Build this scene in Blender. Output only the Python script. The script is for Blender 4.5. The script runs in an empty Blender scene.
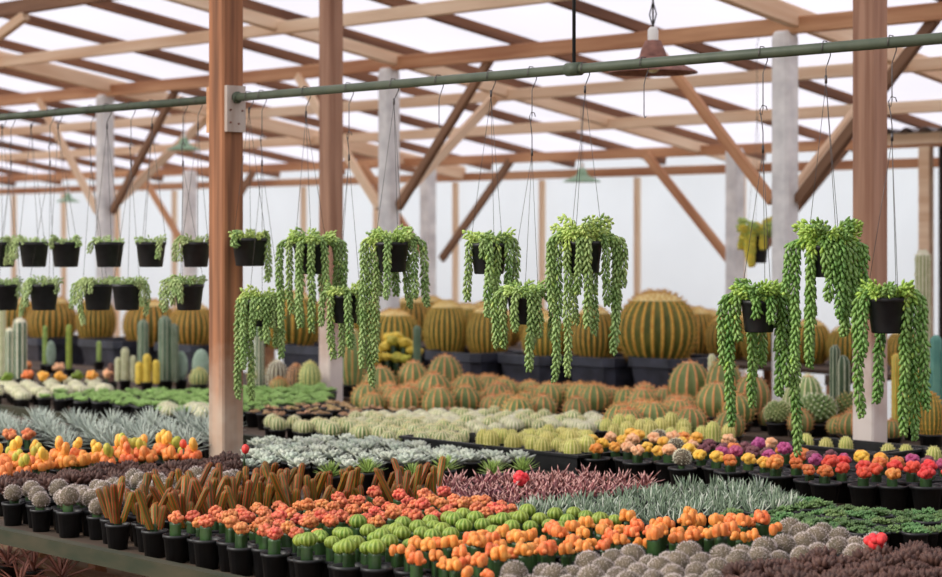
import bpy, math, random
from math import sin, cos, pi, radians as R_
from mathutils import Vector, Matrix
random.seed(11)
rnd = random.random
def U(a, b): return a + (b - a) * rnd()
COL = bpy.context.scene.collection

# ------------------------------------------------------------------ camera maths (image taken as 942 x 577)
FPX, PX0, HY, EYE = 2000.0, 471.0, 235.0, 1.6
TH = math.atan2(1871.0, FPX)
ST, CT = sin(TH), cos(TH)              # forward = (-CT, ST), to the picture's right = (ST, CT)
def from_dr(D, r): return (-CT*D + ST*r, ST*D + CT*r)
def at(px, py, z):                     # point at height z
    D = FPX*(EYE - z)/(py - HY); x, y = from_dr(D, (px-PX0)/FPX*D); return Vector((x, y, z))
def atY(px, Y, py=None):               # point on the plane y = Y
    u = (px-PX0)/FPX; D = Y/(ST + CT*u); x, y = from_dr(D, u*D)
    z = EYE - (py-HY)*D/FPX if py is not None else 0.0
    return Vector((x, y, z)), D
def proj(p):
    D = -CT*p[0] + ST*p[1]; r = ST*p[0] + CT*p[1]
    return PX0 + FPX*r/D, HY - FPX*(p[2]-EYE)/D, D

# ------------------------------------------------------------------ materials
def lin(c):
    return tuple(((v/255)/12.92 if v/255 <= .04045 else ((v/255+.055)/1.055)**2.4) for v in c)
MATS = {}
def mat(name, c1, c2=None, scale=30, rough=.6, var=.12, hue=.0, stretch=None, bump=0, metal=0, spec=.4, sss=0):
    if name in MATS: return MATS[name]
    m = bpy.data.materials.new(name); m.use_nodes = True
    n, l = m.node_tree.nodes, m.node_tree.links
    b = n['Principled BSDF']
    b.inputs['Roughness'].default_value = rough; b.inputs['Metallic'].default_value = metal
    b.inputs['Specular IOR Level'].default_value = spec
    c2 = c2 or c1
    tc = n.new('ShaderNodeTexCoord'); mp = n.new('ShaderNodeMapping'); l.new(tc.outputs['Object'], mp.inputs['Vector'])
    if stretch: mp.inputs['Scale'].default_value = stretch
    oi = n.new('ShaderNodeObjectInfo')
    nz = n.new('ShaderNodeTexNoise'); nz.inputs['Scale'].default_value = scale; nz.inputs['Detail'].default_value = 3
    nz.noise_dimensions = '4D'; l.new(oi.outputs['Random'], nz.inputs['W'])
    l.new(mp.outputs['Vector'], nz.inputs['Vector'])
    rp = n.new('ShaderNodeValToRGB'); rp.color_ramp.elements[0].position = .35; rp.color_ramp.elements[1].position = .65
    rp.color_ramp.elements[0].color = (*lin(c1), 1); rp.color_ramp.elements[1].color = (*lin(c2), 1)
    l.new(nz.outputs['Fac'], rp.inputs['Fac'])
    hs = n.new('ShaderNodeHueSaturation')
    mr = n.new('ShaderNodeMapRange'); mr.inputs['To Min'].default_value = 1-var; mr.inputs['To Max'].default_value = 1+var
    l.new(oi.outputs['Random'], mr.inputs['Value']); l.new(mr.outputs['Result'], hs.inputs['Value'])
    if hue:
        mh = n.new('ShaderNodeMapRange'); mh.inputs['To Min'].default_value = .5-hue; mh.inputs['To Max'].default_value = .5+hue
        m7 = n.new('ShaderNodeMath'); m7.operation = 'MULTIPLY'; m7.inputs[1].default_value = 7.31
        mf = n.new('ShaderNodeMath'); mf.operation = 'FRACT'
        l.new(oi.outputs['Random'], m7.inputs[0]); l.new(m7.outputs[0], mf.inputs[0]); l.new(mf.outputs[0], mh.inputs['Value'])
        l.new(mh.outputs['Result'], hs.inputs['Hue'])
    l.new(rp.outputs['Color'], hs.inputs['Color']); l.new(hs.outputs['Color'], b.inputs['Base Color'])
    if bump:
        bp = n.new('ShaderNodeBump'); bp.inputs['Strength'].default_value = bump; bp.inputs['Distance'].default_value = .004
        l.new(nz.outputs['Fac'], bp.inputs['Height']); l.new(bp.outputs['Normal'], b.inputs['Normal'])
    MATS[name] = m; return m
def film(name, c, transl):
    m = bpy.data.materials.new(name); m.use_nodes = True
    n, l = m.node_tree.nodes, m.node_tree.links
    n.remove(n['Principled BSDF'])
    t = n.new('ShaderNodeBsdfTranslucent'); d = n.new('ShaderNodeBsdfDiffuse'); mx = n.new('ShaderNodeMixShader')
    tc = n.new('ShaderNodeTexCoord'); nz = n.new('ShaderNodeTexNoise'); nz.inputs['Scale'].default_value = .9; nz.inputs['Detail'].default_value = 4
    rp = n.new('ShaderNodeValToRGB'); rp.color_ramp.elements[0].color = (*[v*.93 for v in lin(c)], 1); rp.color_ramp.elements[1].color = (*lin(c), 1)
    rp.color_ramp.elements[0].position = .3; rp.color_ramp.elements[1].position = .6
    l.new(tc.outputs['Object'], nz.inputs['Vector']); l.new(nz.outputs['Fac'], rp.inputs['Fac'])
    l.new(rp.outputs['Color'], t.inputs['Color']); l.new(rp.outputs['Color'], d.inputs['Color'])
    mx.inputs['Fac'].default_value = transl
    l.new(d.outputs[0], mx.inputs[1]); l.new(t.outputs[0], mx.inputs[2]); l.new(mx.outputs[0], n['Material Output'].inputs['Surface'])
    return m
def post_mat(name, wood1, wood2, paint, zpaint):
    m = mat(name, wood1, wood2, 26, .75, .05, stretch=(.05, 1, 1), bump=.5)
    n, l = m.node_tree.nodes, m.node_tree.links
    b = n['Principled BSDF']; src = b.inputs['Base Color'].links[0].from_socket
    ge = n.new('ShaderNodeNewGeometry'); sx = n.new('ShaderNodeSeparateXYZ'); l.new(ge.outputs['Position'], sx.inputs[0])
    nz = n.new('ShaderNodeTexNoise'); nz.inputs['Scale'].default_value = 9; nz.inputs['Detail'].default_value = 5
    l.new(ge.outputs['Position'], nz.inputs['Vector'])
    ad = n.new('ShaderNodeMath'); ad.operation = 'MULTIPLY_ADD'; ad.inputs[1].default_value = .5
    l.new(nz.outputs['Fac'], ad.inputs[0]); l.new(sx.outputs['Z'], ad.inputs[2])
    mr = n.new('ShaderNodeMapRange'); mr.inputs['From Min'].default_value = zpaint+.05; mr.inputs['From Max'].default_value = zpaint+.5
    mr.inputs['To Min'].default_value = .85; mr.inputs['To Max'].default_value = 0
    l.new(ad.outputs[0], mr.inputs['Value'])
    mx = n.new('ShaderNodeMixRGB'); l.new(mr.outputs['Result'], mx.inputs['Fac']); l.new(src, mx.inputs['Color1'])
    mx.inputs['Color2'].default_value = (*lin(paint), 1); l.new(mx.outputs[0], b.inputs['Base Color'])
    return m

BLACKP = mat('black_plastic', (24, 24, 26), (34, 34, 36), 40, .45, .2)
TROUGH = mat('planter_plastic', (40, 42, 50), (62, 64, 76), 12, .4, .1)
SOIL = mat('potting_soil', (62, 44, 34), (92, 70, 54), 90, .95, .1, bump=.6)
EARTH = mat('earth', (132, 104, 80), (164, 134, 106), 6, .95, 0, bump=.5)
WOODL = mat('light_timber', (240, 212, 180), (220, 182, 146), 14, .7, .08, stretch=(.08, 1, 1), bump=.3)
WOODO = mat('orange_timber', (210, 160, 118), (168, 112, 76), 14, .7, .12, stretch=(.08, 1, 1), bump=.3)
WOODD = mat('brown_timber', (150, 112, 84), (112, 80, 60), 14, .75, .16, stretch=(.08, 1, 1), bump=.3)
RAFT = mat('rafter_timber_shaded', (146, 100, 70), (102, 66, 46), 14, .75, .16, stretch=(.08, 1, 1), bump=.3)  # backlit shade of the undersides is put into this darker brown
WOODG = mat('mossy_timber', (34, 44, 26), (66, 60, 43), 14, .85, .08, stretch=(.35, 1, 1), bump=.5)
WOODB = mat('bench_timber', (88, 70, 54), (66, 52, 42), 10, .85, .1, stretch=(.1, 1, 1), bump=.4)
WOODP = mat('pale_board', (196, 184, 174), (168, 150, 138), 20, .8, .05, stretch=(1, 1, .1), bump=.3)
POSTA = post_mat('post_timber_red', (182, 122, 84), (118, 78, 54), (196, 178, 160), .92)
POSTB = post_mat('post_timber_white_foot', (184, 142, 116), (146, 104, 82), (238, 228, 220), .98)
CONC = mat('concrete', (242, 240, 236), (212, 210, 208), 9, .9, .04, bump=.5)
PIPEM = mat('green_pipe_paint', (72, 82, 66), (84, 92, 74), 20, .5, 0)
WIRE = mat('steel_wire', (70, 66, 66), (104, 98, 96), 60, .45, .1, metal=.6)
ROD = mat('dark_rod', (40, 44, 46), None, 20, .5, 0)
RUST = mat('rusty_metal', (150, 104, 90), (112, 74, 64), 30, .7, .05, bump=.2)
PORC = mat('white_porcelain', (232, 228, 220), None, 20, .3, 0)
LAMPG = mat('green_enamel', (150, 178, 146), (128, 160, 128), 10, .5, .05)
BULB = mat('bulb_glass', (236, 224, 180), None, 10, .15, 0)
DARKP = mat('dark_board', (62, 50, 48), (44, 36, 36), 8, .8, 0)
ZINC = mat('zinc_sheet', (148, 142, 140), (110, 100, 98), 10, .5, 0, metal=.3)
# plant skins
BT_OLD = mat('burro_leaf', (122, 152, 82), (160, 184, 114), 18, .42, .06, hue=.008)
BT_NEW = mat('burro_new_leaf', (164, 192, 92), (196, 214, 126), 30, .42, .08, hue=.01)
BTR_OLD = mat('donkey_leaf', (96, 138, 62), (136, 170, 92), 18, .42, .06, hue=.008)
BTR_NEW = mat('donkey_new_leaf', (134, 174, 66), (172, 200, 96), 30, .42, .08, hue=.01)
SP_OLD = mat('pale_sedum_leaf', (140, 168, 100), (190, 204, 142), 26, .5, .1, hue=.01)
YEL_L = mat('yellow_leaf', (246, 222, 84), (206, 204, 88), 22, .5, .1)
GB_BODY = mat('golden_barrel_skin', (92, 98, 36), (124, 118, 50), 12, .6, .2, hue=.02)
GB_SPINE = mat('golden_spine', (232, 184, 84), (212, 150, 60), 30, .7, .1, hue=.008)
GB_WOOL = mat('cream_wool', (244, 224, 164), (232, 202, 126), 40, .9, .06)
OB_BODY = mat('green_barrel_skin', (104, 120, 64), (130, 138, 82), 14, .6, .15, hue=.02)
OB_SPINE = mat('orange_spine', (226, 168, 108), (206, 138, 84), 30, .7, .12, hue=.012)
OB_WOOL = mat('pinkish_wool', (234, 190, 142), (222, 150, 100), 40, .9, .08)
CB_BODY = mat('small_green_skin', (122, 144, 86), (146, 160, 100), 18, .6, .1, hue=.02)
CB_SPINE = mat('cream_spine', (238, 232, 194), (224, 212, 160), 30, .8, .06)
YB_BODY = mat('yellow_green_skin', (164, 166, 70), (188, 184, 92), 20, .6, .1, hue=.02)
YB_SPINE = mat('straw_spine', (234, 226, 156), (222, 210, 132), 30, .8, .08)
WH_BODY = mat('white_wool_skin', (190, 192, 146), (168, 176, 124), 30, .85, .1)
WH_SPINE = mat('white_spine', (240, 236, 212), (226, 220, 186), 30, .8, .05)
GREY_BODY = mat('grey_ball_skin', (92, 82, 66), (116, 102, 84), 50, .8, .14)
GREY_HAIR = mat('grey_hair', (222, 208, 202), (196, 180, 174), 60, .8, .08)
COLUMN = mat('column_skin', (92, 118, 92), (112, 136, 108), 16, .6, .14, hue=.02)
COL_EDGE = mat('column_edge', (176, 178, 156), (150, 156, 130), 30, .8, .1)
DARKCOL = mat('dark_column_skin', (52, 74, 52), (66, 88, 60), 16, .6, .1)
BLUECOL = mat('blue_column_skin', (84, 140, 128), (104, 156, 140), 16, .55, .1)
PADM = mat('pad_skin', (150, 168, 150), (128, 150, 128), 30, .65, .15, hue=.03)
STEM = mat('graft_stem', (36, 58, 30), (52, 80, 40), 30, .35, .2)
CORAL = mat('coral_crown', (192, 80, 54), (228, 142, 90), 110, .5, .14, hue=.018)
LIME = mat('lime_crown', (96, 124, 30), (136, 154, 52), 60, .45, .16, hue=.02)
LIME_E = mat('lime_edge', (152, 168, 80), None, 60, .6, .12)
ORANGE = mat('orange_crown', (222, 112, 44), (236, 152, 82), 70, .5, .1, hue=.014)
YELORG = mat('yellow_orange_crown', (244, 176, 56), (250, 196, 90), 60, .5, .06, hue=.015)
REDC = mat('red_crown', (226, 58, 48), (240, 92, 72), 60, .5, .08, hue=.008)
MAGENTA = mat('magenta_crown', (168, 58, 110), (192, 92, 140), 60, .5, .12, hue=.02)
PURPLE = mat('purple_brown_crown', (104, 58, 66), (134, 84, 88), 60, .6, .12)
PEACH = mat('peach_crown', (240, 172, 122), (246, 196, 152), 60, .6, .06)
FINGER = mat('finger_skin', (76, 74, 24), (112, 98, 34), 24, .55, .24, hue=.03)
FIN_EDGE = mat('finger_edge', (192, 82, 28), (140, 60, 24), 40, .6, .22, hue=.01)
BROWN = mat('brown_tubercle', (66, 42, 36), (92, 62, 52), 60, .6, .16)
BROWN_T = mat('pink_tubercle_tip', (150, 108, 96), None, 60, .7, .1)
AGAVE = mat('silver_leaf', (150, 162, 152), (196, 204, 192), 20, .5, .1)
AGAVE_D = mat('dark_leaf_tip', (88, 102, 90), None, 14, .65, .1)
ECHEV = mat('grey_blue_leaf', (164, 174, 160), (204, 208, 192), 30, .55, .1, hue=.03)
SPIKY = mat('fresh_green_leaf', (124, 152, 68), (160, 182, 100), 30, .55, .12)
PURPL = mat('maroon_leaf', (104, 54, 58), (148, 88, 86), 30, .45, .22, hue=.014)
PURPE = mat('pale_pink_edge', (204, 154, 146), None, 30, .5, .1)
BLUET = mat('blue_green_leaf', (92, 112, 92), (132, 148, 122), 40, .55, .18)
DKROS = mat('dark_green_leaf', (72, 104, 56), (110, 138, 84), 30, .5, .22, hue=.03)
GRASSY = mat('sedum_green', (132, 172, 88), (176, 206, 130), 40, .6, .1)
TANROS = mat('tan_leaf', (196, 156, 120), (170, 140, 96), 30, .65, .15, hue=.02)
YELCREST = mat('yellow_crest', (236, 206, 84), (214, 184, 70), 30, .6, .08)
REDALOE = mat('red_aloe_leaf', (222, 156, 142), (176, 128, 118), 20, .6, .12)

# ------------------------------------------------------------------ mesh builder
class MB:
    def __init__(s): s.v, s.f, s.m, s.mats = [], [], [], []
    def mi(s, m):
        if m not in s.mats: s.mats.append(m)
        return s.mats.index(m)
    def add(s, vs, fs, m):
        o = len(s.v); i = s.mi(m); s.v.extend(vs)
        for f in fs: s.f.append(tuple(o+k for k in f)); s.m.append(i)
    def add_m(s, vs, fs, ms):
        o = len(s.v); s.v.extend(vs); ids = {m: s.mi(m) for m in set(ms)}
        for f, m in zip(fs, ms): s.f.append(tuple(o+k for k in f)); s.m.append(ids[m])
    def mesh(s, name, smooth=True):
        me = bpy.data.meshes.new(name); me.from_pydata(s.v, [], s.f)
        for m in s.mats: me.materials.append(m)
        me.polygons.foreach_set('material_index', s.m)
        me.polygons.foreach_set('use_smooth', [smooth]*len(s.f))
        me.update(); return me
def new(name, data, parent=None, loc=(0, 0, 0), rz=0.0, sc=None):
    o = bpy.data.objects.new(name, data); COL.objects.link(o)
    o.location = loc; o.rotation_euler = (0, 0, rz)
    if sc: o.scale = sc if hasattr(sc, '__len__') else (sc, sc, sc)
    if parent: o.parent = parent
    return o
def tag(o, label, cat, group=None):
    o['label'] = label; o['category'] = cat
    if group: o['group'] = group
    return o
def structure(o): o['kind'] = 'structure'; return o

def box(b, c, s, m):
    x, y, z = c; a, d, e = s[0]/2, s[1]/2, s[2]/2
    vs = [(x+i*a, y+j*d, z+k*e) for i in (-1, 1) for j in (-1, 1) for k in (-1, 1)]
    b.add(vs, [(0, 1, 3, 2), (4, 6, 7, 5), (0, 4, 5, 1), (2, 3, 7, 6), (0, 2, 6, 4), (1, 5, 7, 3)], m)
def cbox(b, L, w, h, m, ch=.006):       # chamfered bar along local x, from 0 to L
    a, d = w/2, h/2
    sec = [(-a+ch, -d), (a-ch, -d), (a, -d+ch), (a, d-ch), (a-ch, d), (-a+ch, d), (-a, d-ch), (-a, -d+ch)]
    vs = [(x, y, z) for x in (0, L) for y, z in sec]
    fs = [(k, (k+1) % 8, 8+(k+1) % 8, 8+k) for k in range(8)] + [tuple(range(7, -1, -1)), tuple(range(8, 16))]
    b.add(vs, fs, m)
def bar(name, p0, p1, w, h, m, parent=None, ch=.006):
    p0, p1 = Vector(p0), Vector(p1); d = p1-p0
    b = MB(); cbox(b, d.length, w, h, m, ch)
    o = bpy.data.objects.new(name, b.mesh(name, False)); COL.objects.link(o)
    x = d.normalized(); up = Vector((0, 0, 1))
    if abs(x.z) > .99: up = Vector((0, 1, 0))
    y = up.cross(x).normalized(); z = x.cross(y)
    M = Matrix((x, y, z)).transposed().to_4x4(); M.translation = p0
    o.matrix_world = M
    if parent: o.parent = parent; o.matrix_parent_inverse = parent.matrix_basis.inverted()
    return o
def tube(b, pts, r, m, n=5, cap=True):
    pts = [Vector(p) for p in pts]; vs = []; fs = []
    for i, p in enumerate(pts):
        t = (pts[min(i+1, len(pts)-1)] - pts[max(i-1, 0)]).normalized()
        a = t.cross(Vector((0, 0, 1)) if abs(t.z) < .9 else Vector((1, 0, 0))).normalized(); c = t.cross(a)
        rr = r[i] if hasattr(r, '__len__') else r
        vs += [tuple(p + a*(rr*cos(2*pi*k/n)) + c*(rr*sin(2*pi*k/n))) for k in range(n)]
    for i in range(len(pts)-1):
        fs += [(i*n+k, i*n+(k+1) % n, (i+1)*n+(k+1) % n, (i+1)*n+k) for k in range(n)]
    if cap: fs += [tuple(range(n-1, -1, -1)), tuple(range((len(pts)-1)*n, len(pts)*n))]
    b.add(vs, fs, m)
def lathe(b, prof, n, ms, c=(0, 0, 0)):   # prof [(r, z)], ms one material or one per band
    vs, fs, mm = [], [], []
    for r, z in prof: vs += [(c[0]+r*cos(2*pi*k/n), c[1]+r*sin(2*pi*k/n), c[2]+z) for k in range(n)]
    for i in range(len(prof)-1):
        for k in range(n):
            fs.append((i*n+k, i*n+(k+1) % n, (i+1)*n+(k+1) % n, (i+1)*n+k)); mm.append(ms[i] if isinstance(ms, list) else ms)
    b.add_m(vs, fs, mm)
def spike(b, p, d, L, r, m):
    p, d = Vector(p), Vector(d).normalized()
    a = d.cross(Vector((0, 0, 1)) if abs(d.z) < .9 else Vector((1, 0, 0))).normalized(); c = d.cross(a)
    vs = [tuple(p + a*(r*cos(q)) + c*(r*sin(q))) for q in (0, 2.094, 4.189)] + [tuple(p+d*L)]
    b.add(vs, [(0, 1, 3), (1, 2, 3), (2, 0, 3)], m)
def ribbed(b, prof, ribs, depth, body, edge, c=(0, 0, 0), ew=.13, twist=0, wool=None, wool_n=1, tilt=None, sp=0, spL=.01, spR=.0012, spm=None):
    n = ribs*3; vs, fs, mm = [], [], []
    offs = (-ew, ew, .5); nr = len(prof)
    zt = max(p[1] for p in prof)
    def T(x, y, z):
        if tilt: x += tilt[0]*z; y += tilt[1]*z
        return (c[0]+x, c[1]+y, c[2]+z)
    for r, z in prof:
        for k in range(ribs):
            for j in range(3):
                a = 2*pi*(k+offs[j])/ribs + twist*z
                rr = r*(1-(depth if j == 2 else 0)); vs.append(T(rr*cos(a), rr*sin(a), z))
    for i in range(nr-1):
        for k in range(n):
            fs.append((i*n+k, i*n+(k+1) % n, (i+1)*n+(k+1) % n, (i+1)*n+k))
            mm.append(wool if (wool and i >= nr-1-wool_n) else (edge if k % 3 == 0 else body))
    fs.append(tuple((nr-1)*n+k for k in range(n))); mm.append(wool or body)
    b.add_m(vs, fs, mm)
    if sp:
        for k in range(ribs):
            for i in range(1, nr-1, 1):
                r, z = prof[i]; a = 2*pi*k/ribs + twist*z
                dz = prof[i-1][0]-prof[i+1][0]; dr = prof[i+1][1]-prof[i-1][1]
                nv = Vector((cos(a)*dr, sin(a)*dr, dz)).normalized()
                for q in range(sp):
                    d = nv + Vector((U(-.8, .8), U(-.8, .8), U(-.7, .7)))
                    spike(b, T(r*cos(a), r*sin(a), z), d, spL*U(.7, 1.2), spR, spm or edge)
def barrel_prof(Rr, H, n=11, dimple=.12):
    out = []
    for i in range(n):
        t = -pi/2*.62 + (pi*.5*.62 + pi/2*.95)*i/(n-1)
        out.append((Rr*cos(t)**1.0 if cos(t) > 0 else 0, H*.5 + H*.5*sin(t)/1.0))
    z0 = out[0][1]; out = [(r, (z-z0)*H/(H-z0)) for r, z in out]
    out.append((out[-1][0]*.5, out[-1][1]-H*dimple*.35)); return out
def column_prof(Rr, H, n=10, waist=.0):
    out = [(Rr*.86, 0)]
    for i in range(1, n): out.append((Rr*(1-waist*(i % 2)), (H-Rr*1.1)*i/(n-1)))
    for q in (25, 50, 70, 84): out.append((Rr*cos(R_(q)), H-Rr*1.1+Rr*1.1*sin(R_(q))))
    return out
def ball(b, c, r, m, hairs=0, hm=None, hL=.006, hr=.0005, flat=1.0, n=10, k=7):
    prof = [(r*cos(-pi/2+pi*i/k)+1e-5, r*flat*sin(-pi/2+pi*i/k)) for i in range(k+1)]
    lathe(b, prof, n, m, c)
    for _ in range(hairs):
        z = U(-.6, 1); a = U(0, 2*pi); q = math.sqrt(1-z*z)
        d = Vector((q*cos(a), q*sin(a), z)); p = Vector(c) + Vector((d.x*r, d.y*r, d.z*r*flat))
        spike(b, p, d+Vector((U(-.5, .5), U(-.5, .5), U(-.5, .5))), hL*U(.6, 1.2), hr, hm)
def leaf(b, base, az, el, L, W, T, curl=0.0, kind='lance', segs=4, m=None, tipm=None, roll=0):
    out = Vector((cos(az), sin(az), 0)); side = Vector((-sin(az), cos(az), 0)); up = Vector((0, 0, 1))
    p = Vector(base); rings = []; e = el; vs = []; ms = []
    for i in range(segs+1):
        t = i/segs
        if kind == 'lance': w = W*(.75+.5*t-1.25*t*t) if t > .0 else W*.75
        elif kind == 'spoon': w = W*(.35+1.9*t-.55*t*t-1.6*t**4.0)
        elif kind == 'plump': w = W*(.45+2.2*t-2.45*t*t)
        else: w = W*(1-.9*t)
        w = max(w, W*.04)
        d = out*cos(e)+up*sin(e); nn = up*cos(e)-out*sin(e)
        th = T*(w/W)
        vs += [tuple(p-side*w*.5+nn*th*.25), tuple(p+nn*th*.1), tuple(p+side*w*.5+nn*th*.25), tuple(p-nn*th*.8)]
        p = p+d*(L/segs); e += curl/segs
    fs = []
    for i in range(segs):
        for k in range(4):
            fs.append((i*4+k, i*4+(k+1) % 4, i*4+4+(k+1) % 4, i*4+4+k)); ms.append(tipm if (tipm and i >= segs-1) else m)
    fs.append((segs*4, segs*4+1, segs*4+2, segs*4+3)); ms.append(tipm or m)
    b.add_m(vs, fs, ms)
def rosette(b, n, L, W, T, m, e0=.15, e1=1.35, curl=-.3, kind='lance', tipm=None, c=(0, 0, 0), inner=.45, jit=.12, segs=4, fresh=None):
    for i in range(n):
        t = i/(n-1); az = i*2.39996+U(-.15, .15)
        l = L*(1-(1-inner)*t)*U(1-jit, 1+jit)
        leaf(b, (c[0], c[1], c[2]+.15*L*t), az, e0+(e1-e0)*t+U(-jit, jit), l, W*(1-.35*t), T, curl*(1-t*.5), kind, segs, fresh if (fresh and t > .7) else m, tipm)
def blade_tuft(b, n, L, W, m, m2=None, lean=.55, rad=.02):
    for i in range(n):
        az = U(0, 2*pi); r = rad*math.sqrt(rnd())
        leaf(b, (r*cos(az), r*sin(az), 0), az+U(-.6, .6), pi/2-lean*(r/rad)*U(.5, 1.2), L*U(.6, 1.1), W, W*.7, U(-.2, .5), 'lance', 3, m2 if (m2 and rnd() < .3) else m)
def pot_mesh(Rt, Rb, H, name='pot', rim=.004, n=16, soil=True):
    b = MB()
    lathe(b, [(0.0005, 0), (Rb, 0), (Rt*.97, H*.88), (Rt+rim, H*.88), (Rt+rim, H), (Rt-.002, H), (Rt*.93, H*.84)], n, BLACKP)
    lathe(b, [(Rt*.935, H*.85), (.0005, H*.86)], n, SOIL)
    return b.mesh(name, True)
def smooth_flat(me): return me

# ------------------------------------------------------------------ things from part lists
def place(proto, name, loc, rz, sc, label, cat, group=None):
    """proto: [(part name, mesh, index of parent part or None)]; a single entry makes one mesh thing"""
    if len(proto) == 1:
        o = new(name, proto[0][1], None, loc, rz, sc)
    else:
        o = new(name, None, None, loc, rz, sc); o.empty_display_size = .05
        made = []
        for pn, me, pi_ in proto:
            made.append(new(pn, me, o if pi_ is None else made[pi_]))
    tag(o, label, cat, group); return o
def ordn(k):
    return f"{k}{'th' if 10 <= k % 100 <= 20 else {1: 'st', 2: 'nd', 3: 'rd'}.get(k % 10, 'th')}"
def inside(p, poly):
    x, y = p; r = False; n = len(poly)
    for i in range(n):
        x1, y1 = poly[i]; x2, y2 = poly[i-1]
        if (y1 > y) != (y2 > y) and x < (x2-x1)*(y-y1)/(y2-y1)+x1: r = not r
    return r
TAKEN = []
Y_GAP = True
def bed(name, protos, poly, hc, zb, sx, sy, look, cat, group, sc=(.9, 1.1), jit=.12, stagger=True, choose=None, ymin=None, ymax=None, avoid=(), lim=295, looks=None):
    """plants standing in rows on a bench over the patch that the picture outline covers at height zb + hc"""
    pts = [at(px, py, zb+hc) for px, py in poly]
    P2 = [(p.x, p.y) for p in pts]
    x0, x1 = min(p[0] for p in P2), max(p[0] for p in P2); y0, y1 = min(p[1] for p in P2), max(p[1] for p in P2)
    rows = []
    gap = zb > .66 and Y_GAP
    i0 = math.floor(x0/sx); j0 = math.floor(y0/sy)
    for i in range(i0, math.ceil(x1/sx)+1):
        row = []
        for j in range(j0, math.ceil(y1/sy)+1):
            x = i*sx+U(-jit, jit)*sx; y = (j+(.5 if stagger and i % 2 else 0))*sy+U(-jit, jit)*sy
            if not inside((x, y), P2): continue
            if ymin and y < ymin or ymax and y > ymax: continue
            if gap and 7.02 < y < 7.38: continue
            if any(abs(x-a) < w and abs(y-c) < w for a, c, w in AVOID): continue
            q = proj((x, y, zb+hc))
            if not (-14 < q[0] < 956 and q[1] < 592): continue
            if any((x-a)**2+(y-c)**2 < (r+min(sx, sy)*.35)**2 for a, c, r in TAKEN): continue
            row.append((x, y))
        if row: rows.append(row)
    n = 0
    for ri, row in enumerate(rows):
        for ci, (x, y) in enumerate(row):
            k = choose(x, y) if choose else random.randrange(len(protos))
            lk = looks[k] if looks else look
            place(protos[k], name, (x, y, zb), U(0, 6.28), U(*sc), f"{lk}, {ordn(ci+1)} back in the {ordn(ri+1)} row from the left", cat, group)
            n += 1
    for row in rows: TAKEN.extend((x, y, min(sx, sy)*.35) for x, y in row)
    print('BED', group, n)

# ------------------------------------------------------------------ the shell
EAVE = lambda Y: EYE + 2.804 - .16*Y
b = MB(); box(b, (-12, 5.5, -.05), (46, 24, .1), EARTH); structure(new('floor', b.mesh('floor', False)))
ROOF = film('roof_film', (214, 209, 219), .95); WALLF = film('wall_film', (243, 247, 252), .82)
b = MB(); xs = (-34, 6); ys = (2.2, 13.62)
b.add([(xs[0], ys[0], EAVE(ys[0])+.10), (xs[1]-2.5, ys[0], EAVE(ys[0])+.10), (xs[1]-2.5, ys[1], EAVE(ys[1])+.10), (xs[0], ys[1], EAVE(ys[1])+.10)], [(0, 1, 2, 3)], ROOF)
structure(new('ceiling', b.mesh('ceiling', False)))
b = MB(); b.add([(-34, 13.6, 0), (3.5, 13.6, 0), (3.5, 13.6, EAVE(13.6)+.1), (-34, 13.6, EAVE(13.6)+.1)], [(0, 1, 2, 3)], WALLF)
structure(new('wall_back', b.mesh('wall_back', False)))

b = MB(); box(b, (3.4, 6.5, 1.9), (.06, 14.2, 3.8), WOODB); structure(new('shade_wall_right', b.mesh('shade_wall_right', False)))  # unseen wall, added to block side light and darken the posts' right faces

# roof timbers: beams coloured paler as if lit, rafters darker as if shaded
ROWY = {1: 4.78, 2: 7.2, 3: 9.4, 4: 12.72}
for k, (Y, w, h, m) in enumerate([(4.78, .05, .1, WOODO), (7.2, .05, .1, WOODD), (8.32, .045, .085, WOODL), (9.4, .05, .10, WOODO), (10.5, .045, .085, WOODL), (11.6, .045, .085, WOODL), (12.72, .045, .085, WOODO), (13.5, .045, .08, WOODO)]):
    z = EAVE(Y)-.07
    o = bar('roof_beam', (-33, Y, z), (2, Y, z), w, h, m)
    tag(o, f"long sawn timber roof beam crossing under the rafters, {ordn(9-(k+1))} forward from the back wall", 'beam', 'roof beams')
nr = 0
for k in range(40):
    x = -34.54+1.13*k
    if x > -3: break
    y0, y1 = 4.0, 13.55
    o = bar('roof_rafter', (x, y0, EAVE(y0)+.03), (x, y1, EAVE(y1)+.03), .042, .072, RAFT)
    nr += 1
    tag(o, f"dark sawn rafter sloping down to the back wall, {ordn(nr)} from the left end of roof", 'rafter', 'roof rafters')
ns = 0
for k in range(18):
    x = -12.25-1.22*(k-5)
    o = bar('wall_stud', (x, 13.53, 0), (x, 13.53, EAVE(13.5)-.12), .045, .06, WOODL)
    ns += 1
    tag(o, f"thin upright timber stud on the white back wall, {ordn(ns)} from its right end", 'stud', 'back wall studs')

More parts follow.
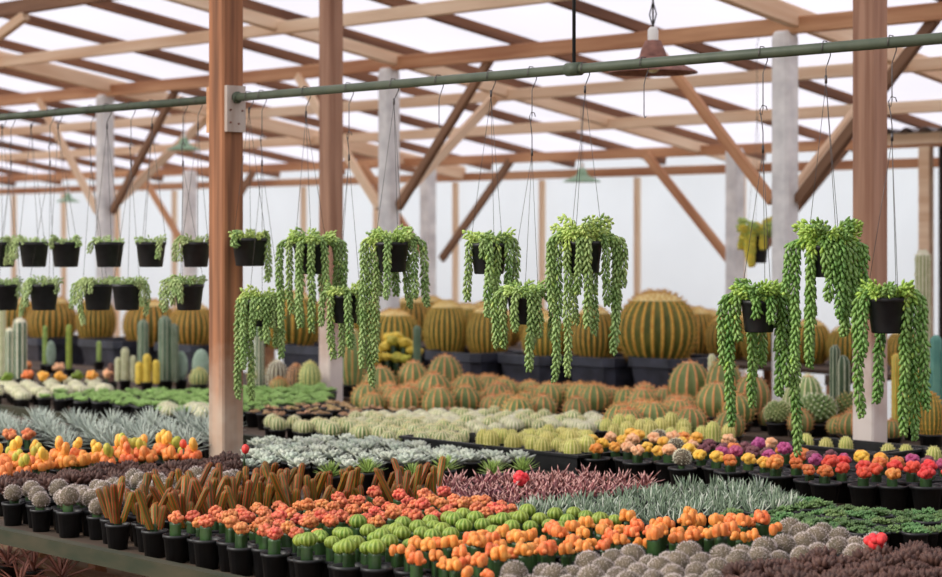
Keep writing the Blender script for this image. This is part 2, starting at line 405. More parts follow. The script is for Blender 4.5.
# timber posts and concrete columns
AVOID = []
def timber_post(px, Y, s, m, label):
    p, D = atY(px, Y)
    o = bar('timber_post', (p.x, Y, 0), (p.x, Y, EAVE(Y)-.12), s, s, m, ch=.008)
    tag(o, label, 'post'); AVOID.append((p.x, Y, .09)); return p.x
PX226 = timber_post(226, 4.78, .104, POSTA, 'reddish brown square timber post carrying the green pipe, standing among the silver agaves')
timber_post(870, 7.2, .112, POSTB, 'square timber post with whitewashed foot behind the hanging pot at the right')
timber_post(331, 7.2, .104, POSTB, 'square timber post with whitewashed foot behind the trailing pots near the middle')
def concrete_column(px, Y, s, top, label):
    p, D = atY(px, Y)
    t = new('concrete_column', None, None, (p.x, Y, 0))
    tag(t, label, 'column')
    b = MB(); a = s/2; ch = .018
    def ring(z, k): return [(i*(a-ch)*k if e == 0 else i*a*k, j*a*k if e == 0 else j*(a-ch)*k, z) for i, j, e in ((-1, -1, 1), (-1, -1, 0), (1, -1, 0), (1, -1, 1), (1, 1, 1), (1, 1, 0), (-1, 1, 0), (-1, 1, 1))]
    vs = ring(0, 1)+ring(top-.05, 1)+ring(top-.015, .93)+ring(top, .75)
    fs = [(r*8+k, r*8+(k+1) % 8, r*8+8+(k+1) % 8, r*8+8+k) for r in range(3) for k in range(8)]+[tuple(range(24, 32))]
    b.add(vs, fs, CONC); new('shaft', b.mesh('shaft', False), t)
    bz = EAVE(Y)-.12
    if bz > top: 
        b = MB(); box(b, (0, 0, (top+bz)/2), (.05, .05, bz-top), WOODD); new('head_block', b.mesh('head_block', False), t)
    AVOID.append((p.x, Y, .14)); return p.x
C3 = [concrete_column(785, 9.4, .125, 2.80, 'pale grey concrete column at the right, behind the raised trailing pot'),
      concrete_column(389, 9.4, .125, 2.80, 'pale grey concrete column behind the trailing pot near the middle'),
      concrete_column(105, 9.4, .125, 2.80, 'pale grey concrete column behind the rows of small hanging pots at left')]
C4 = [concrete_column(735, 12.6, .125, 2.30, 'pale concrete column close to the back wall beside the yellow hanging plant'),
      concrete_column(428, 12.6, .125, 2.30, 'pale concrete column close to the back wall, between two diagonal braces near the middle'),
      concrete_column(190, 12.6, .125, 2.30, 'pale concrete column close to the back wall, peeping out beside the reddish post')]
names = ['right', 'middle', 'left']
for x, nm in zip(C3, names):
    o = bar('main_rafter', (x+.09, 6.2, EAVE(6.2)-.03), (x+.09, 13.5, EAVE(13.5)-.03), .06, .12, WOODL)
    tag(o, f"thick pale main rafter passing over the {nm} concrete column", 'rafter', 'main rafters')
for x, nm in zip(C3, names):
    zt = EAVE(9.4)-.10
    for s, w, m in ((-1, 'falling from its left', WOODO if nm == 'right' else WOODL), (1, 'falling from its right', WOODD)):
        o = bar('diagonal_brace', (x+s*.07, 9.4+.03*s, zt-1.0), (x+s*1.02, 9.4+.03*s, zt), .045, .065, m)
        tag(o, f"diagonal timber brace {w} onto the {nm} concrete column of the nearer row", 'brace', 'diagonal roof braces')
    y1 = 9.4+1.05
    o = bar('diagonal_brace', (x+.0, 9.4+.08, zt-.95), (x+.0, y1, EAVE(y1)-.1), .045, .075, WOODL)
    tag(o, f"pale diagonal brace running back from the {nm} concrete column of the nearer row", 'brace', 'diagonal roof braces')
for x, nm in zip(C4, names):
    zt = EAVE(12.7)-.10
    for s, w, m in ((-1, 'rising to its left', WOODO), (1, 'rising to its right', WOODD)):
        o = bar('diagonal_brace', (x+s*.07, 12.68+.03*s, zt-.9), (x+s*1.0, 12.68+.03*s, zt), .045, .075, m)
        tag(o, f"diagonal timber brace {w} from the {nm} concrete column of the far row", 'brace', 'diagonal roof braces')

o = bar('diagonal_brace', (-12.9, 7.2, 2.90), (-12.2, 7.2, 3.12), .05, .07, WOODL); tag(o, 'pale diagonal brace crossing the top left corner of the roof', 'brace', 'diagonal roof braces')

# ------------------------------------------------------------------ green pipe
PIPEY, PIPEZ, PR = 4.78, 2.15, .0165
def pipe(x0, x1, label, clamp=None):
    t = new('hanging_pipe', None, None, (x0, PIPEY, PIPEZ)); tag(t, label, 'pipe')
    b = MB(); tube(b, [(0, 0, 0), (x1-x0, 0, 0)], PR, PIPEM, 14); s_ = new('tube', b.mesh('tube'), t)
    return t, s_
pipe(-14.6, PX226-.052, 'green metal pipe running off left behind the reddish post, carrying small pots')
tp, tpt = pipe(PX226+.07, -2.2, 'long green metal pipe crossing to the right edge, carrying the trailing plants')
pc, Dc = atY(574, PIPEY)
b = MB(); tube(b, [(pc.x-.03-tp.location.x, 0, 0), (pc.x+.03-tp.location.x, 0, 0)], PR+.006, PIPEM, 14); new('clamp', b.mesh('clamp'), tpt)
b = MB(); tube(b, [(0, 0, PR+.004), (0, 0, EAVE(PIPEY)-.12-PIPEZ)], .006, ROD, 8)
o = new('support_rod', b.mesh('support_rod'), None, (pc.x, PIPEY, PIPEZ)); tag(o, 'thin dark rod holding up the green pipe at its clamp', 'rod')
def plate(x, s, lab):
    t = new('mounting_board', None, None, (x, PIPEY, PIPEZ)); tag(t, lab, 'board')
    b = MB(); box(b, (0, .0, -.045), (.018, .092, .185), WOODP if s > 0 else WOODO); bo = new('board', b.mesh('board', False), t)
    for yy, zz in ((-.03, -.05), (.028, -.052), (-.03, -.1), (.01, -.105)) if s > 0 else ():
        b = MB(); tube(b, [(s*.008, yy, zz), (s*.014, yy, zz)], .004, RUST, 7); new('bolt', b.mesh('bolt'), bo)
    if s > 0:
        b = MB(); tube(b, [(s*.009, 0, 0), (s*.02, 0, 0)], .024, PIPEM, 14); new('flange', b.mesh('flange'), t)
plate(PX226+.052+.0095, 1, 'pale wooden board bolted to the reddish post, holding the pipe end')
plate(PX226-.052-.0095, -1, 'orange wooden board on the far side of the reddish post')

# ------------------------------------------------------------------ trailing sedum
def sedum_leaf(b, p, d, L, w, m):
    d = d.normalized(); a = d.cross(Vector((.3, .2, 1))).normalized(); c = d.cross(a)
    vs = [tuple(p)]
    for t, k in ((.3, .8), (.68, 1.0)):
        q = p+d*(L*t)
        for s in range(4): vs.append(tuple(q+a*(w*k*.5*cos(s*pi/2))+c*(w*k*.5*sin(s*pi/2))))
    vs.append(tuple(p+d*L))
    fs = [(0, 1+(s+1) % 4, 1+s) for s in range(4)]+[(1+s, 1+(s+1) % 4, 5+(s+1) % 4, 5+s) for s in range(4)]+[(5+s, 5+(s+1) % 4, 9) for s in range(4)]
    b.add(vs, fs, m)
def strand(b, pts, m_old, m_new, L=.028, w=.0105, step=.0031, newtip=.0, spread=.75, fat=1.0):
    """plump leaves spiralling along a hanging stem"""
    segs = []; tot = 0
    for i in range(len(pts)-1):
        l = (pts[i+1]-pts[i]).length; segs.append((tot, l, i)); tot += l
    n = max(6, int(tot/step)); ph = U(0, 6)
    for k in range(n):
        s = tot*(k+.5)/n
        for s0, l, i in segs:
            if s <= s0+l or i == len(pts)-2: break
        t = (s-s0)/l; p = pts[i].lerp(pts[i+1], t)
        tan = (pts[i+1]-pts[i]).normalized()
        if i+2 < len(pts): tan = tan.lerp((pts[i+2]-pts[i+1]).normalized(), t).normalized()
        a = tan.cross(Vector((.13, .31, .94)) if abs(tan.z) < .95 else Vector((1, .2, 0))).normalized(); c = tan.cross(a)
        az = ph+k*2.39996
        rad = a*cos(az)+c*sin(az)
        tip = s/tot
        ll = L*U(.85, 1.12)*fat*(1 if tip < .88 else 1-.45*(tip-.88)/.12)
        d = tan*1.0+rad*spread*U(.8, 1.2)
        nw = (tip < .16) if newtip else False
        sedum_leaf(b, p+rad*.003, d, ll, w*U(.85, 1.1)*fat, m_new if nw or rnd() < .02 else m_old)
RV = Vector((ST, CT, 0)); CV = Vector((CT, -ST, 0))      # sideways and towards the aisle
hp_pot = {}
def hanging(px, ytop, wpx, hpx, strands, label, apex, hook_px=None, mats=(BT_OLD, BT_NEW), sprigs=14, sprigL=.05, Y=PIPEY, second=None, name='hanging_sedum', cat='hanging plant', group=None, tex=1.0, pipe_z=PIPEZ, rimtuft=.5):
    """strands: (dx in picture px from the pot's middle, bottom y, depth sign)"""
    p, D = atY(px, Y); k = FPX/D
    z_top = EYE-(ytop-HY)/k; Rt = wpx/k/2; H = hpx/k; zb = z_top-H
    t = new(name, None, None, (p.x, Y, zb)); tag(t, label, cat, group)
    key = (round(Rt, 3), round(H, 3))
    if key not in hp_pot:
        b = MB()
        lathe(b, [(.0005, 0), (Rt*.74, 0), (Rt*.78, .004), (Rt*.955, H*.86), (Rt*1.0, H*.87), (Rt*1.02, H), (Rt*.96, H), (Rt*.93, H*.88)], 24, BLACKP)
        b2 = MB(); lathe(b2, [(Rt*.93, H*.89), (.0005, H*.91)], 24, SOIL); hp_pot[key] = (b.mesh('pot'), b2.mesh('soil'))
    pt = new('pot', hp_pot[key][0], t); new('soil', hp_pot[key][1], pt)
    mo, mn = mats; kept = []
    for q_ in sorted(strands, key=lambda q: -q[1]):        # neighbouring strands keep a gap
        if all(abs(q_[0]-o_[0]) > (5.3 if len(strands) > 6 else 3) or q_[2]*o_[2] < 0 for o_ in kept): kept.append(q_)
    for dx, yb, ds in kept:
        lx = dx/k; rr = Rt+.012
        if abs(lx) < rr: dep = math.sqrt(max(rr*rr-lx*lx, 0))*ds
        else: dep = ds*.02
        L = (yb-ytop)/k
        o2 = RV*lx+CV*dep; rad = o2.normalized(); R1 = o2.length
        st = rad*(Rt*.45)+Vector((0, 0, H*.9)); sw = RV*U(-.006, .006)+CV*U(-.006, .006)
        pts = [st, rad*(Rt*.75)+Vector((0, 0, H+U(.008, .036))), rad*(R1*.97)+Vector((0, 0, H+U(.004, .018))), rad*(R1+.006)+Vector((0, 0, H-.02))]
        nseg = max(2, int(L/.04)); z0 = H-.02; ze = H-L+.02
        for q in range(1, nseg+1):
            f = q/nseg; pts.append(rad*(R1+.006)+sw*(f*f*2)+RV*(.003*sin(q*1.3+dx))+Vector((0, 0, z0+(ze-z0)*f)))
        b = MB(); strand(b, pts, mo, mn, L=.031*tex, w=.0112*tex, step=.0034, spread=.56, newtip=1, fat=U(.85, 1.0))
        new('trailing_stem', b.mesh('trailing_stem'), t)
    b = MB()
    for q in range(sprigs):
        az = q*2.4+U(-.3, .3); r0 = Rt*.85*math.sqrt((q+.5)/sprigs)
        base = Vector((r0*cos(az), r0*sin(az), H*.88)); out = Vector((cos(az), sin(az), 0))
        L = sprigL*U(.7, 1.25)
        up = U(.65, 1.15); pts = [base, base+out*L*.1+Vector((0, 0, L*.5*up)), base+out*L*.35+Vector((0, 0, L*.9*up)), base+out*L*.7+Vector((0, 0, L*(1.1*up-.25)))]
        strand(b, pts, mn if rnd() < .7 else mo, mn, L=.024*tex, w=.0095*tex, step=.0042, spread=.95)
    new('foliage', b.mesh('foliage'), t)
    # hook(s) and wires
    hp, _ = atY(hook_px if hook_px else px, Y)
    hx = hp.x-p.x; top = pipe_z-zb
    za = EYE-(apex-HY)/k-zb
    b = MB(); hk = [Vector((hx, -PR-.003, top-.012)), Vector((hx, -PR-.004, top+.004)), Vector((hx, -.012, top+PR+.003)), Vector((hx, .004, top+PR+.003)), Vector((hx, PR+.004, top+.004)), Vector((hx, PR+.005, top-.02)), Vector((hx, .008, top-.045)), Vector((hx, 0, top-.06))]
    if second:
        zs = EYE-(second-HY)/k-zb
        hk += [Vector((hx, 0, zs+.02)), Vector((hx-.004, 0, zs+.004)), Vector((hx-.014, 0, zs+.008))]
        tube(b, hk, .0017, WIRE, 5); new('long_hook', b.mesh('long_hook'), t)
        b = MB(); tube(b, [Vector((hx+.016, 0, zs+.016)), Vector((hx+.012, 0, zs+.028)), Vector((hx-.002, 0, zs+.032)), Vector((hx-.012, 0, zs+.018)), Vector((hx-.004, 0, zs-.02)), Vector((hx, 0, zs-.05)), Vector((hx, 0, za))], .0017, WIRE, 5)
        tube(b, [(hx, 0, za+.02), (hx, 0, za-.004)], .004, WIRE, 6)
        new('hook', b.mesh('hook'), t)
    else:
        hk += [Vector((hx, 0, za))]
        tube(b, hk, .0017, WIRE, 5); tube(b, [(hx, 0, za+.02), (hx, 0, za-.004)], .004, WIRE, 6); new('hook', b.mesh('hook'), t)
    a0 = U(0, 2)
    for q in range(3):
        az = a0+q*2.094
        b = MB(); tube(b, [(hx, 0, za), (Rt*1.0*cos(az), Rt*1.0*sin(az), H-.004)], .0011, WIRE, 4); new('wire', b.mesh('wire'), t)
    return t

S = lambda *a: list(a)
hanging(250, 238, 37, 28, [(15, 258, .8), (17, 285, .3), (-14, 250, .9)], 'small black hanging pot of low sedum just right of the reddish post', 112, 249, sprigs=16, sprigL=.035)
hanging(264, 300, 36, 26, S((-24, 402, .1), (-18, 372, .8), (-13, 404, -.2), (-8, 340, 1), (-2, 322, 1), (4, 345, 1), (10, 330, 1), (16, 362, .6), (20, 330, .2), (12, 352, -.8), (-5, 345, -1), (-21, 330, .6)), 'low hanging trailing sedum with very long strands beside the reddish post', 165, 262, second=142, sprigs=18)
hanging(311, 244, 36, 30, S((-30, 332, .1), (-25, 300, .6), (-20, 318, .9), (-15, 288, 1), (-9, 330, 1), (-4, 295, 1), (2, 335, 1), (14, 290, 1), (19, 262, .8), (25, 280, .3), (31, 310, .0), (24, 300, -.6), (-12, 310, -1), (8, 300, -1), (34, 275, -.2)), 'bushy hanging sedum against the whitewashed middle post, pot half hidden by strands', 116, 306, sprigs=20, sprigL=.06)
hanging(345, 295, 31, 28, S((-18, 352, .5), (-13, 362, .8), (-21, 330, .1), (4, 351, 1), (14, 330, .8), (-4, 362, -1), (18, 318, .3)), 'low hanging sedum with bare black pot front, before the middle post', 160, 349, second=140, sprigs=18, sprigL=.05)
hanging(392, 242, 34, 30, S((-27, 372, .1), (-24, 338, .6), (-21, 390, -.1), (-17, 310, .9), (-14, 366, .2), (-28, 310, .3), (-8, 282, 1), (-3, 302, 1), (16, 280, .9), (21, 302, .7), (26, 305, .3), (30, 310, .0), (13, 312, -.8), (2, 300, -1), (-12, 300, -1)), 'hanging sedum with its longest strands on the left, before the grey concrete column', 104, 394, sprigs=22, sprigL=.055)
hanging(489, 243, 38, 31, S((-19, 305, .5), (-16, 280, .8), (-22, 272, .1), (2, 330, .9), (7, 352, .7), (0, 320, 1), (11, 345, .4), (-6, 262, 1), (21, 278, .5), (25, 300, .1), (28, 285, 0), (18, 290, .8), (5, 300, -1)), 'hanging sedum with open black pot front, left of the bushiest plant', 96, 491, sprigs=22, sprigL=.045)
hanging(524, 296, 34, 28, S((-24, 335, .1), (-20, 352, .4), (-28, 345, -.2), (-14, 325, .9), (-9, 335, 1), (2, 360, 1), (6, 374, .8), (12, 340, .9), (17, 320, .7), (22, 340, .3), (26, 345, 0), (9, 350, -1), (-5, 330, -1)), 'low hanging sedum between two higher ones, strands hiding its pot', 155, 532, second=122, sprigs=22, sprigL=.05)
hanging(583, 241, 40, 32, S((-36, 290, .1), (-31, 316, .5), (-27, 352, .2), (-23, 386, .4), (-19, 330, .9), (-15, 380, .7), (-11, 310, 1), (-4, 298, 1), (3, 330, 1), (8, 302, 1), (16, 285, 1), (21, 310, .8), (26, 325, .5), (31, 358, .2), (36, 300, .1), (33, 330, -.3), (-30, 310, -.4), (12, 340, -1), (-8, 330, -1), (38, 290, .2)), 'bushiest hanging sedum under the pipe clamp, strands all round', 92, 585, sprigs=28, sprigL=.07)
RG = (BTR_OLD, BTR_NEW)
hanging(759, 300, 37, 32, S((-32, 400, .1), (-28, 430, .2), (-25, 380, .5), (-22, 345, .8), (-35, 370, 0), (-6, 322, 1), (8, 326, 1), (-4, 412, -.7), (4, 372, -1), (19, 352, .9), (25, 390, .5), (29, 415, .2), (33, 460, .1), (-18, 330, .9), (31, 380, .3), (20, 400, -.4)), 'low hanging sedum with open black pot and long strands, before the right concrete column', 152, 763, second=116, mats=RG, sprigs=28, sprigL=.06, tex=1.05)
hanging(828, 245, 40, 32, S((-36, 350, .1), (-31, 375, .3), (-27, 330, .7), (-22, 360, .8), (-38, 300, 0), (-17, 372, .6), (-13, 310, 1), (-33, 310, .2), (-7, 280, 1), (0, 305, 1), (8, 322, 1), (-14, 365, -.6), (14, 340, .9), (20, 318, .7), (26, 352, .4), (30, 320, .1), (34, 300, 0), (16, 332, -.8)), 'highest bushy hanging sedum at the right, beside the whitewashed post', 82, 826, mats=RG, sprigs=30, sprigL=.07, tex=1.05)
hanging(887, 297, 40, 36, S((-25, 395, .3), (-22, 360, .6), (-28, 422, .1), (-1, 410, -.9), (10, 390, .8), (14, 440, .4), (19, 350, .8), (24, 445, .3), (29, 425, .1), (32, 380, .0), (34, 415, -.3), (27, 360, .4), (20, 420, -.5)), 'hanging sedum with square-looking bare pot at the right edge, before the post', 140, 892, second=108, mats=RG, sprigs=24, sprigL=.045, tex=1.05)
# far left pipe: two rows of little pots
LG = (SP_OLD, SP_OLD)
ups = [(2, 31, [(8, 268, .7)]), (34, 31, [(-16, 262, .6), (-20, 268, .2)]), (66, 58, [(14, 250, .8), (-13, 252, .9)]), (109, 107, [(-15, 255, .6)]), (151, 152, [(10, 262, .9)]), (196, 198, [(-16, 255, .6), (-20, 265, .2), (-14, 265, .8)])]
for q, (px, hk, sts) in enumerate(ups):
    hanging(px, 242, 30, 25, sts, f"little black pot of pale sedum, {ordn(q+1)} from the left in the upper hanging row", 128, px if q == 0 else hk if abs(hk-px) < 12 else px, mats=LG, sprigs=11, sprigL=.03, tex=.85, group='little hanging pots', name='hanging_pot_plant')
lows = [(5, 11, [(14, 300, .5)]), (44, 50, [(-15, 310, .6), (-19, 320, .2), (-11, 300, .9), (14, 296, .7)]), (98, 91, [(-20, 308, .2), (-16, 328, .6), (-11, 300, .9), (-24, 312, -.2), (-4, 296, 1)]), (127, 131, [(15, 310, .7), (19, 318, .2), (22, 306, 0), (12, 296, .9)]), (189, 183, [(-16, 308, .6), (-21, 316, .2), (-26, 312, 0), (-12, 300, .8), (-6, 306, 1)])]
for q, (px, hk, sts) in enumerate(lows):
    hanging(px, 284, 30, 26, sts, f"little black pot of pale sedum, {ordn(q+1)} from the left in the lower hanging row", 165, hk, second=150, mats=LG, sprigs=14, sprigL=.04, tex=.85, group='little hanging pots', name='hanging_pot_plant')
# empty wire hooks
for px, yb, lab in ((439, 128, 'empty long wire hook on the pipe, left of the clamp'), (644, 118, 'empty long wire hook on the pipe, before the rusty lamp')):
    p, D = atY(px, PIPEY); k = FPX/D; L = (yb-HY); zb = EYE-L/k-PIPEZ
    b = MB(); tube(b, [(0, -PR-.003, -.012), (0, -PR-.004, .004), (0, -.01, PR+.003), (0, .006, PR+.003), (0, PR+.004, .004), (0, PR+.004, -.02), (0, .006, -.05), (0, 0, -.07), (0, 0, zb+.01), (.004, 0, zb), (.01, 0, zb+.006)], .0017, WIRE, 5)
    tag(new('wire_hook', b.mesh('wire_hook'), None, (p.x, PIPEY, PIPEZ)), lab, 'hook')
# yellow plant on a farther line
hanging(757, 236, 24, 27, S((-10, 262, .7), (-14, 250, .3), (-6, 268, .9), (4, 250, 1)), 'small hanging pot of yellowing leaves near the far concrete column', 120, 757, mats=(YEL_L, BT_NEW), Y=9.4, sprigs=20, sprigL=.1, tex=1.5, name='hanging_pot_plant', pipe_z=EAVE(9.4)-.1, cat='hanging plant')

# ------------------------------------------------------------------ lamps
def lamp(px, yr, wpx, Y, shade_m, label, big):
    p, D = atY(px, Y); k = FPX/D; z = EYE-(yr-HY)/k; Rr = wpx/k/2
    t = new('pendant_lamp', None, None, (p.x, Y, z)); tag(t, label, 'lamp')
    b = MB(); lathe(b, [(Rr, 0), (Rr*.98, .006), (Rr*.3, Rr*.36), (Rr*.28, Rr*.35), (Rr*.95, 0.0), (Rr, 0)], 32, shade_m); new('shade', b.mesh('shade'), t)
    b = MB(); lathe(b, [(Rr*.31, Rr*.35), (Rr*.27, Rr*.5), (Rr*.17, Rr*.72), (.001, Rr*.73)], 24, shade_m); new('cap', b.mesh('cap'), t)
    b = MB(); lathe(b, [(Rr*.12, Rr*.7), (Rr*.12, Rr*.95), (Rr*.07, Rr*1.02), (.001, Rr*1.03)], 16, PORC); sk = new('socket', b.mesh('socket'), t)
    b = MB(); ball(b, (0, 0, Rr*.16), Rr*.17, BULB); new('bulb', b.mesh('bulb'), sk)
    top = EAVE(Y)+.0-z
    b = MB(); tube(b, [(0, 0, Rr*1.0), (0, 0, top)], .004 if big else .003, WIRE, 6)
    if big:
        for s in (-1, 1): tube(b, [(0, 0, Rr*1.02), (s*.02, 0, Rr*1.3), (0, 0, Rr*1.6), (-s*.012, 0, Rr*2.0), (0, 0, Rr*2.3)], .003, ROD, 5)
    new('cord', b.mesh('cord'), t)
lamp(653, 73, 90, 6.5, RUST, 'large rusty pendant lamp hanging just behind the green pipe', True)
lamp(582, 182, 38, 11.0, LAMPG, 'pale green pendant lamp far back above the golden barrels', False)
lamp(184, 150, 34, 10.0, LAMPG, 'pale green pendant lamp far back beside the reddish post', False)
lamp(68, 202, 24, 12.0, LAMPG, 'small pale green pendant lamp far back above the little pots', False)

# ------------------------------------------------------------------ shed corner at the right
p0, D0 = atY(926, 12.3); ztop = EYE+(HY-138)*D0/FPX
t = new('storage_shed', None, None, (p0.x, 12.3, 0)); tag(t, 'dark storage shed with timber frame and corrugated roof edge at the right', 'shed')
b = MB(); box(b, (0, 0, ztop/2-.03), (.09, .06, ztop-.06), WOODL); new('post', b.mesh('post', False), t)
b = MB(); box(b, (.6, .0, ztop), (2.4, .06, .08), WOODL); new('lintel', b.mesh('lintel', False), t)
b = MB(); box(b, (.75, .1, ztop/2-.03), (1.4, .03, ztop-.06), DARKP); new('panel', b.mesh('panel', False), t)
b = MB(); n = 96; vs = []; fs = []
for i in range(n+1):
    x = -.62+2.6*i/n; h = .018*sin(i*2*pi/6)
    vs += [(x, -.12, ztop+.06+h), (x, .3, ztop+.045+h), (x, -.12, ztop+.056+h), (x, .3, ztop+.041+h)]
for i in range(n):
    a = i*4; c = a+4; fs += [(a, c, c+1, a+1), (a+2, a+3, c+3, c+2), (a, a+2, c+2, c)]
b.add(vs, fs, ZINC); new('corrugated_sheet', b.mesh('corrugated_sheet'), t)

# ------------------------------------------------------------------ benches
B1, B2, B3, B4 = .65, .665, .54, .80
def bench(x0, x1, y0, y1, z, label, rail_m=WOODG, fr=True, boards=7, br=False):
    t = new('plant_bench', None, None, (x0, y0, 0)); tag(t, label, 'bench')
    L, W = x1-x0, y1-y0
    b = MB()
    for i in range(boards):
        w = W/boards; box(b, (L/2, w*(i+.5), z-.0125), (L, w-.008, .025), WOODB)
    new('top', b.mesh('top', False), t)
    if fr:
        b = MB(); box(b, (L/2, -.0225, z-.002), (L, .04, .046), rail_m); new('front_rail', b.mesh('front_rail', False), t)
    if br:
        b = MB(); box(b, (L/2, W+.0225, z+.0), (L, .04, .06), rail_m); new('back_rail', b.mesh('back_rail', False), t)
    n = max(2, int(L/1.15))
    for i in range(n):
        x = .3+(L-.6)*i/(n-1)
        b = MB(); box(b, (x, W/2, z-.06), (.05, W-.02, .06), WOODB); new('crossbar', b.mesh('crossbar', False), t)
        for y in (.06, W-.06):
            b = MB(); box(b, (x, y, (z-.09)/2), (.06, .06, z-.09), WOODO); new('leg', b.mesh('leg', False), t)
    return t
bench(-9.5, -1.5, 3.27, 4.70, B1, 'long front plant bench with mossy rail, crowded with grafted cacti', boards=9)
bench(-9.5, -1.5, 4.86, 5.42, B1, 'narrow plant bench of agaves and rosettes behind the front bench', fr=False, boards=4)
bench(-13.5, -2.5, 5.52, 7.10, B2, 'plant bench with pots of coloured cacti along its front edge', boards=9)
bench(-13.5, -2.5, 7.30, 7.78, B2, 'narrow plant bench just behind the whitewashed posts', fr=False, boards=3)
bench(-15.5, -6.0, 7.9, 9.28, B3, 'low bench carrying the black planters of golden barrels', fr=False, boards=7)
bench(-14.5, -5.5, 9.62, 10.9, B4, 'rear bench crowded with golden barrels before the white wall', fr=False, boards=6)
b = MB()
t = new('lower_shelf', None, None, (-9.4, 3.75, .22)); tag(t, 'low wooden shelf under the front bench holding reddish aloes', 'shelf')
for i in range(6):
    b = MB(); box(b, (2.6, .12*(i+.5), 0), (5.2, .11, .02), WOODO); new('board', b.mesh('board', False), t)
for x in (.2, 2.6, 5.0):
    b = MB(); box(b, (x, .36, -.115), (.06, .7, .21), WOODB); new('support', b.mesh('support', False), t)

# ------------------------------------------------------------------ plant kinds
POT_S = pot_mesh(.0375, .029, .078, rim=.002)
POT_M = pot_mesh(.048, .036, .075)
def stem_mesh(H, Rr, z0=.068, m=STEM):
    b = MB(); vs = []; fs = []
    N = 6; n = 6; tw = U(0, 6)
    for i in range(N+1):
        z = z0+H*i/N; f = 1+.06*(i % 2)
        for k in range(n):
            r = Rr*f*(1 if k % 2 == 0 else .5); a = tw+2*pi*k/n; vs.append((r*cos(a), r*sin(a), z))
    for i in range(N): fs += [(i*n+k, i*n+(k+1) % n, i*n+n+(k+1) % n, i*n+n+k) for k in range(n)]
    fs.append(tuple(N*n+k for k in range(n)))
    b.add(vs, fs, m); return b.mesh('stem')
def crown_flat(b, c, r, body, edge, ribs=9, flat=.8, depth=.16):
    prof = [(r*cos(R_(q)), r*flat*sin(R_(q))) for q in (-75, -50, -25, 0, 22, 45, 66, 84)]
    ribbed(b, prof, ribs, depth, body, edge, c, ew=.2)
def graft(crown_fn, H=.05, Rr=.019, pot=POT_S, z0=.064, stemm=STEM):
    b = MB(); crown_fn(b, z0+H)
    return [('pot', pot, None), ('stem', stem_mesh(H, Rr, z0, stemm), None), ('crown', b.mesh('crown'), None)]
def c_cluster(m, r=.016, pups=8, pr=.011, tall=0):
    def f(b, z):
        crown_flat(b, (0, 0, z+r*.5), r, m, m, 8, .9)
        for i in range(pups):
            a = i*2.4+U(-.3, .3); e = U(-.15, .9) if i < pups*.7 else U(.7, 1.4)
            crown_flat(b, (r*1.0*cos(a)*cos(e), r*1.0*sin(a)*cos(e), z+r*.5+r*1.0*sin(e)), pr*U(.75, 1.15), m, m, 6, .95)
    return f
def c_lobes(m, k=3, r=.0115, h=.034):
    def f(b, z):
        for i in range(k):
            a = i*2*pi/k+U(-.4, .4); rr = r*.95 if k > 1 else 0; hh = h*U(.7, 1.15)
            prof = [(r*.7, 0), (r, hh*.3), (r*1.02, hh*.6), (r*.8, hh*.85), (r*.4, hh*.98)]
            ribbed(b, prof, 8, .12, m, m, (rr*cos(a), rr*sin(a), z-.004+U(-.006, .006)), ew=.22)
            if rnd() < .5: crown_flat(b, (rr*1.9*cos(a+.5), rr*1.9*sin(a+.5), z+.006), r*.7, m, m, 6, .95)
    return f
def c_green(b, z):
    crown_flat(b, (0, 0, z+.014), .0245, LIME, LIME_E, 11, .78, .2)
    if rnd() < .5: crown_flat(b, (.018, .012, z+.012), .012, LIME, LIME_E, 8, .9)
def c_fuzzy(b, z): ball(b, (0, 0, z+.02), .029, GREY_BODY, 330, GREY_HAIR, .006, .0008)
VAR = 4
G_CORAL = [graft(c_cluster(CORAL, .017, 19, .0075), U(.045, .06)) for _ in range(VAR)]
G_GREEN = [graft(c_green, U(.045, .055)) for _ in range(VAR)]
G_ORANGE = [graft(c_lobes(ORANGE, k), U(.045, .06)) for k in (2, 3, 3, 4)]
LIMEY = mat('yellow_lime_crown', (206, 190, 70), (170, 172, 66), 60, .5, .1, hue=.015)
def c_stack(m1, m2, k):
    def f(b, z):
        c_lobes(m1, k, .0165, .036)(b, z)
        for q in range(2):
            a = U(0, 6.28); prof = [(.008, 0), (.0135, .014), (.014, .026), (.010, .036), (.004, .041)]
            ribbed(b, prof, 8, .12, m2, m2, (.008*cos(a), .008*sin(a), z+.024+q*.012), ew=.22)
    return f
G_YELO = [graft(c_stack(ORANGE, LIMEY, 3), .04), graft(c_stack(ORANGE, YELORG, 4), .045), graft(c_lobes(ORANGE, 4, .0165, .045), .045), graft(c_stack(ORANGE, ORANGE, 3), .05), graft(c_lobes(LIMEY, 3, .015, .045), .05)]
G_BALL = [graft(c_fuzzy, U(.022, .036)) for _ in range(VAR)]
def fuzzy_pot():
    b = MB(); ball(b, (0, 0, .088), .032, GREY_BODY, 420, GREY_HAIR, .006, .0008, n=14, k=9); return [('pot', POT_S, None), ('ball', b.mesh('ball'), None)]
FUZZY = [fuzzy_pot() for _ in range(VAR)]
def finger_plant(k):
    pr = [('pot', POT_S, None), ('stem', stem_mesh(.03, .013, .064), None)]
    for i in range(k):
        a = i*2*pi/k+U(-.5, .5); H = U(.06, .13); ti = U(.05, .6)
        b = MB(); ribbed(b, column_prof(.0115, H, 8, .05), 7, .2, FINGER, FIN_EDGE, (.013*cos(a), .013*sin(a), .08), ew=.16, tilt=(ti*cos(a), ti*sin(a)), sp=1, spL=.003, spR=.0007)
        pr.append(('finger', b.mesh('finger'), None))
    return pr
FINGERS = [finger_plant(k) for k in (2, 3, 3, 4, 3)]
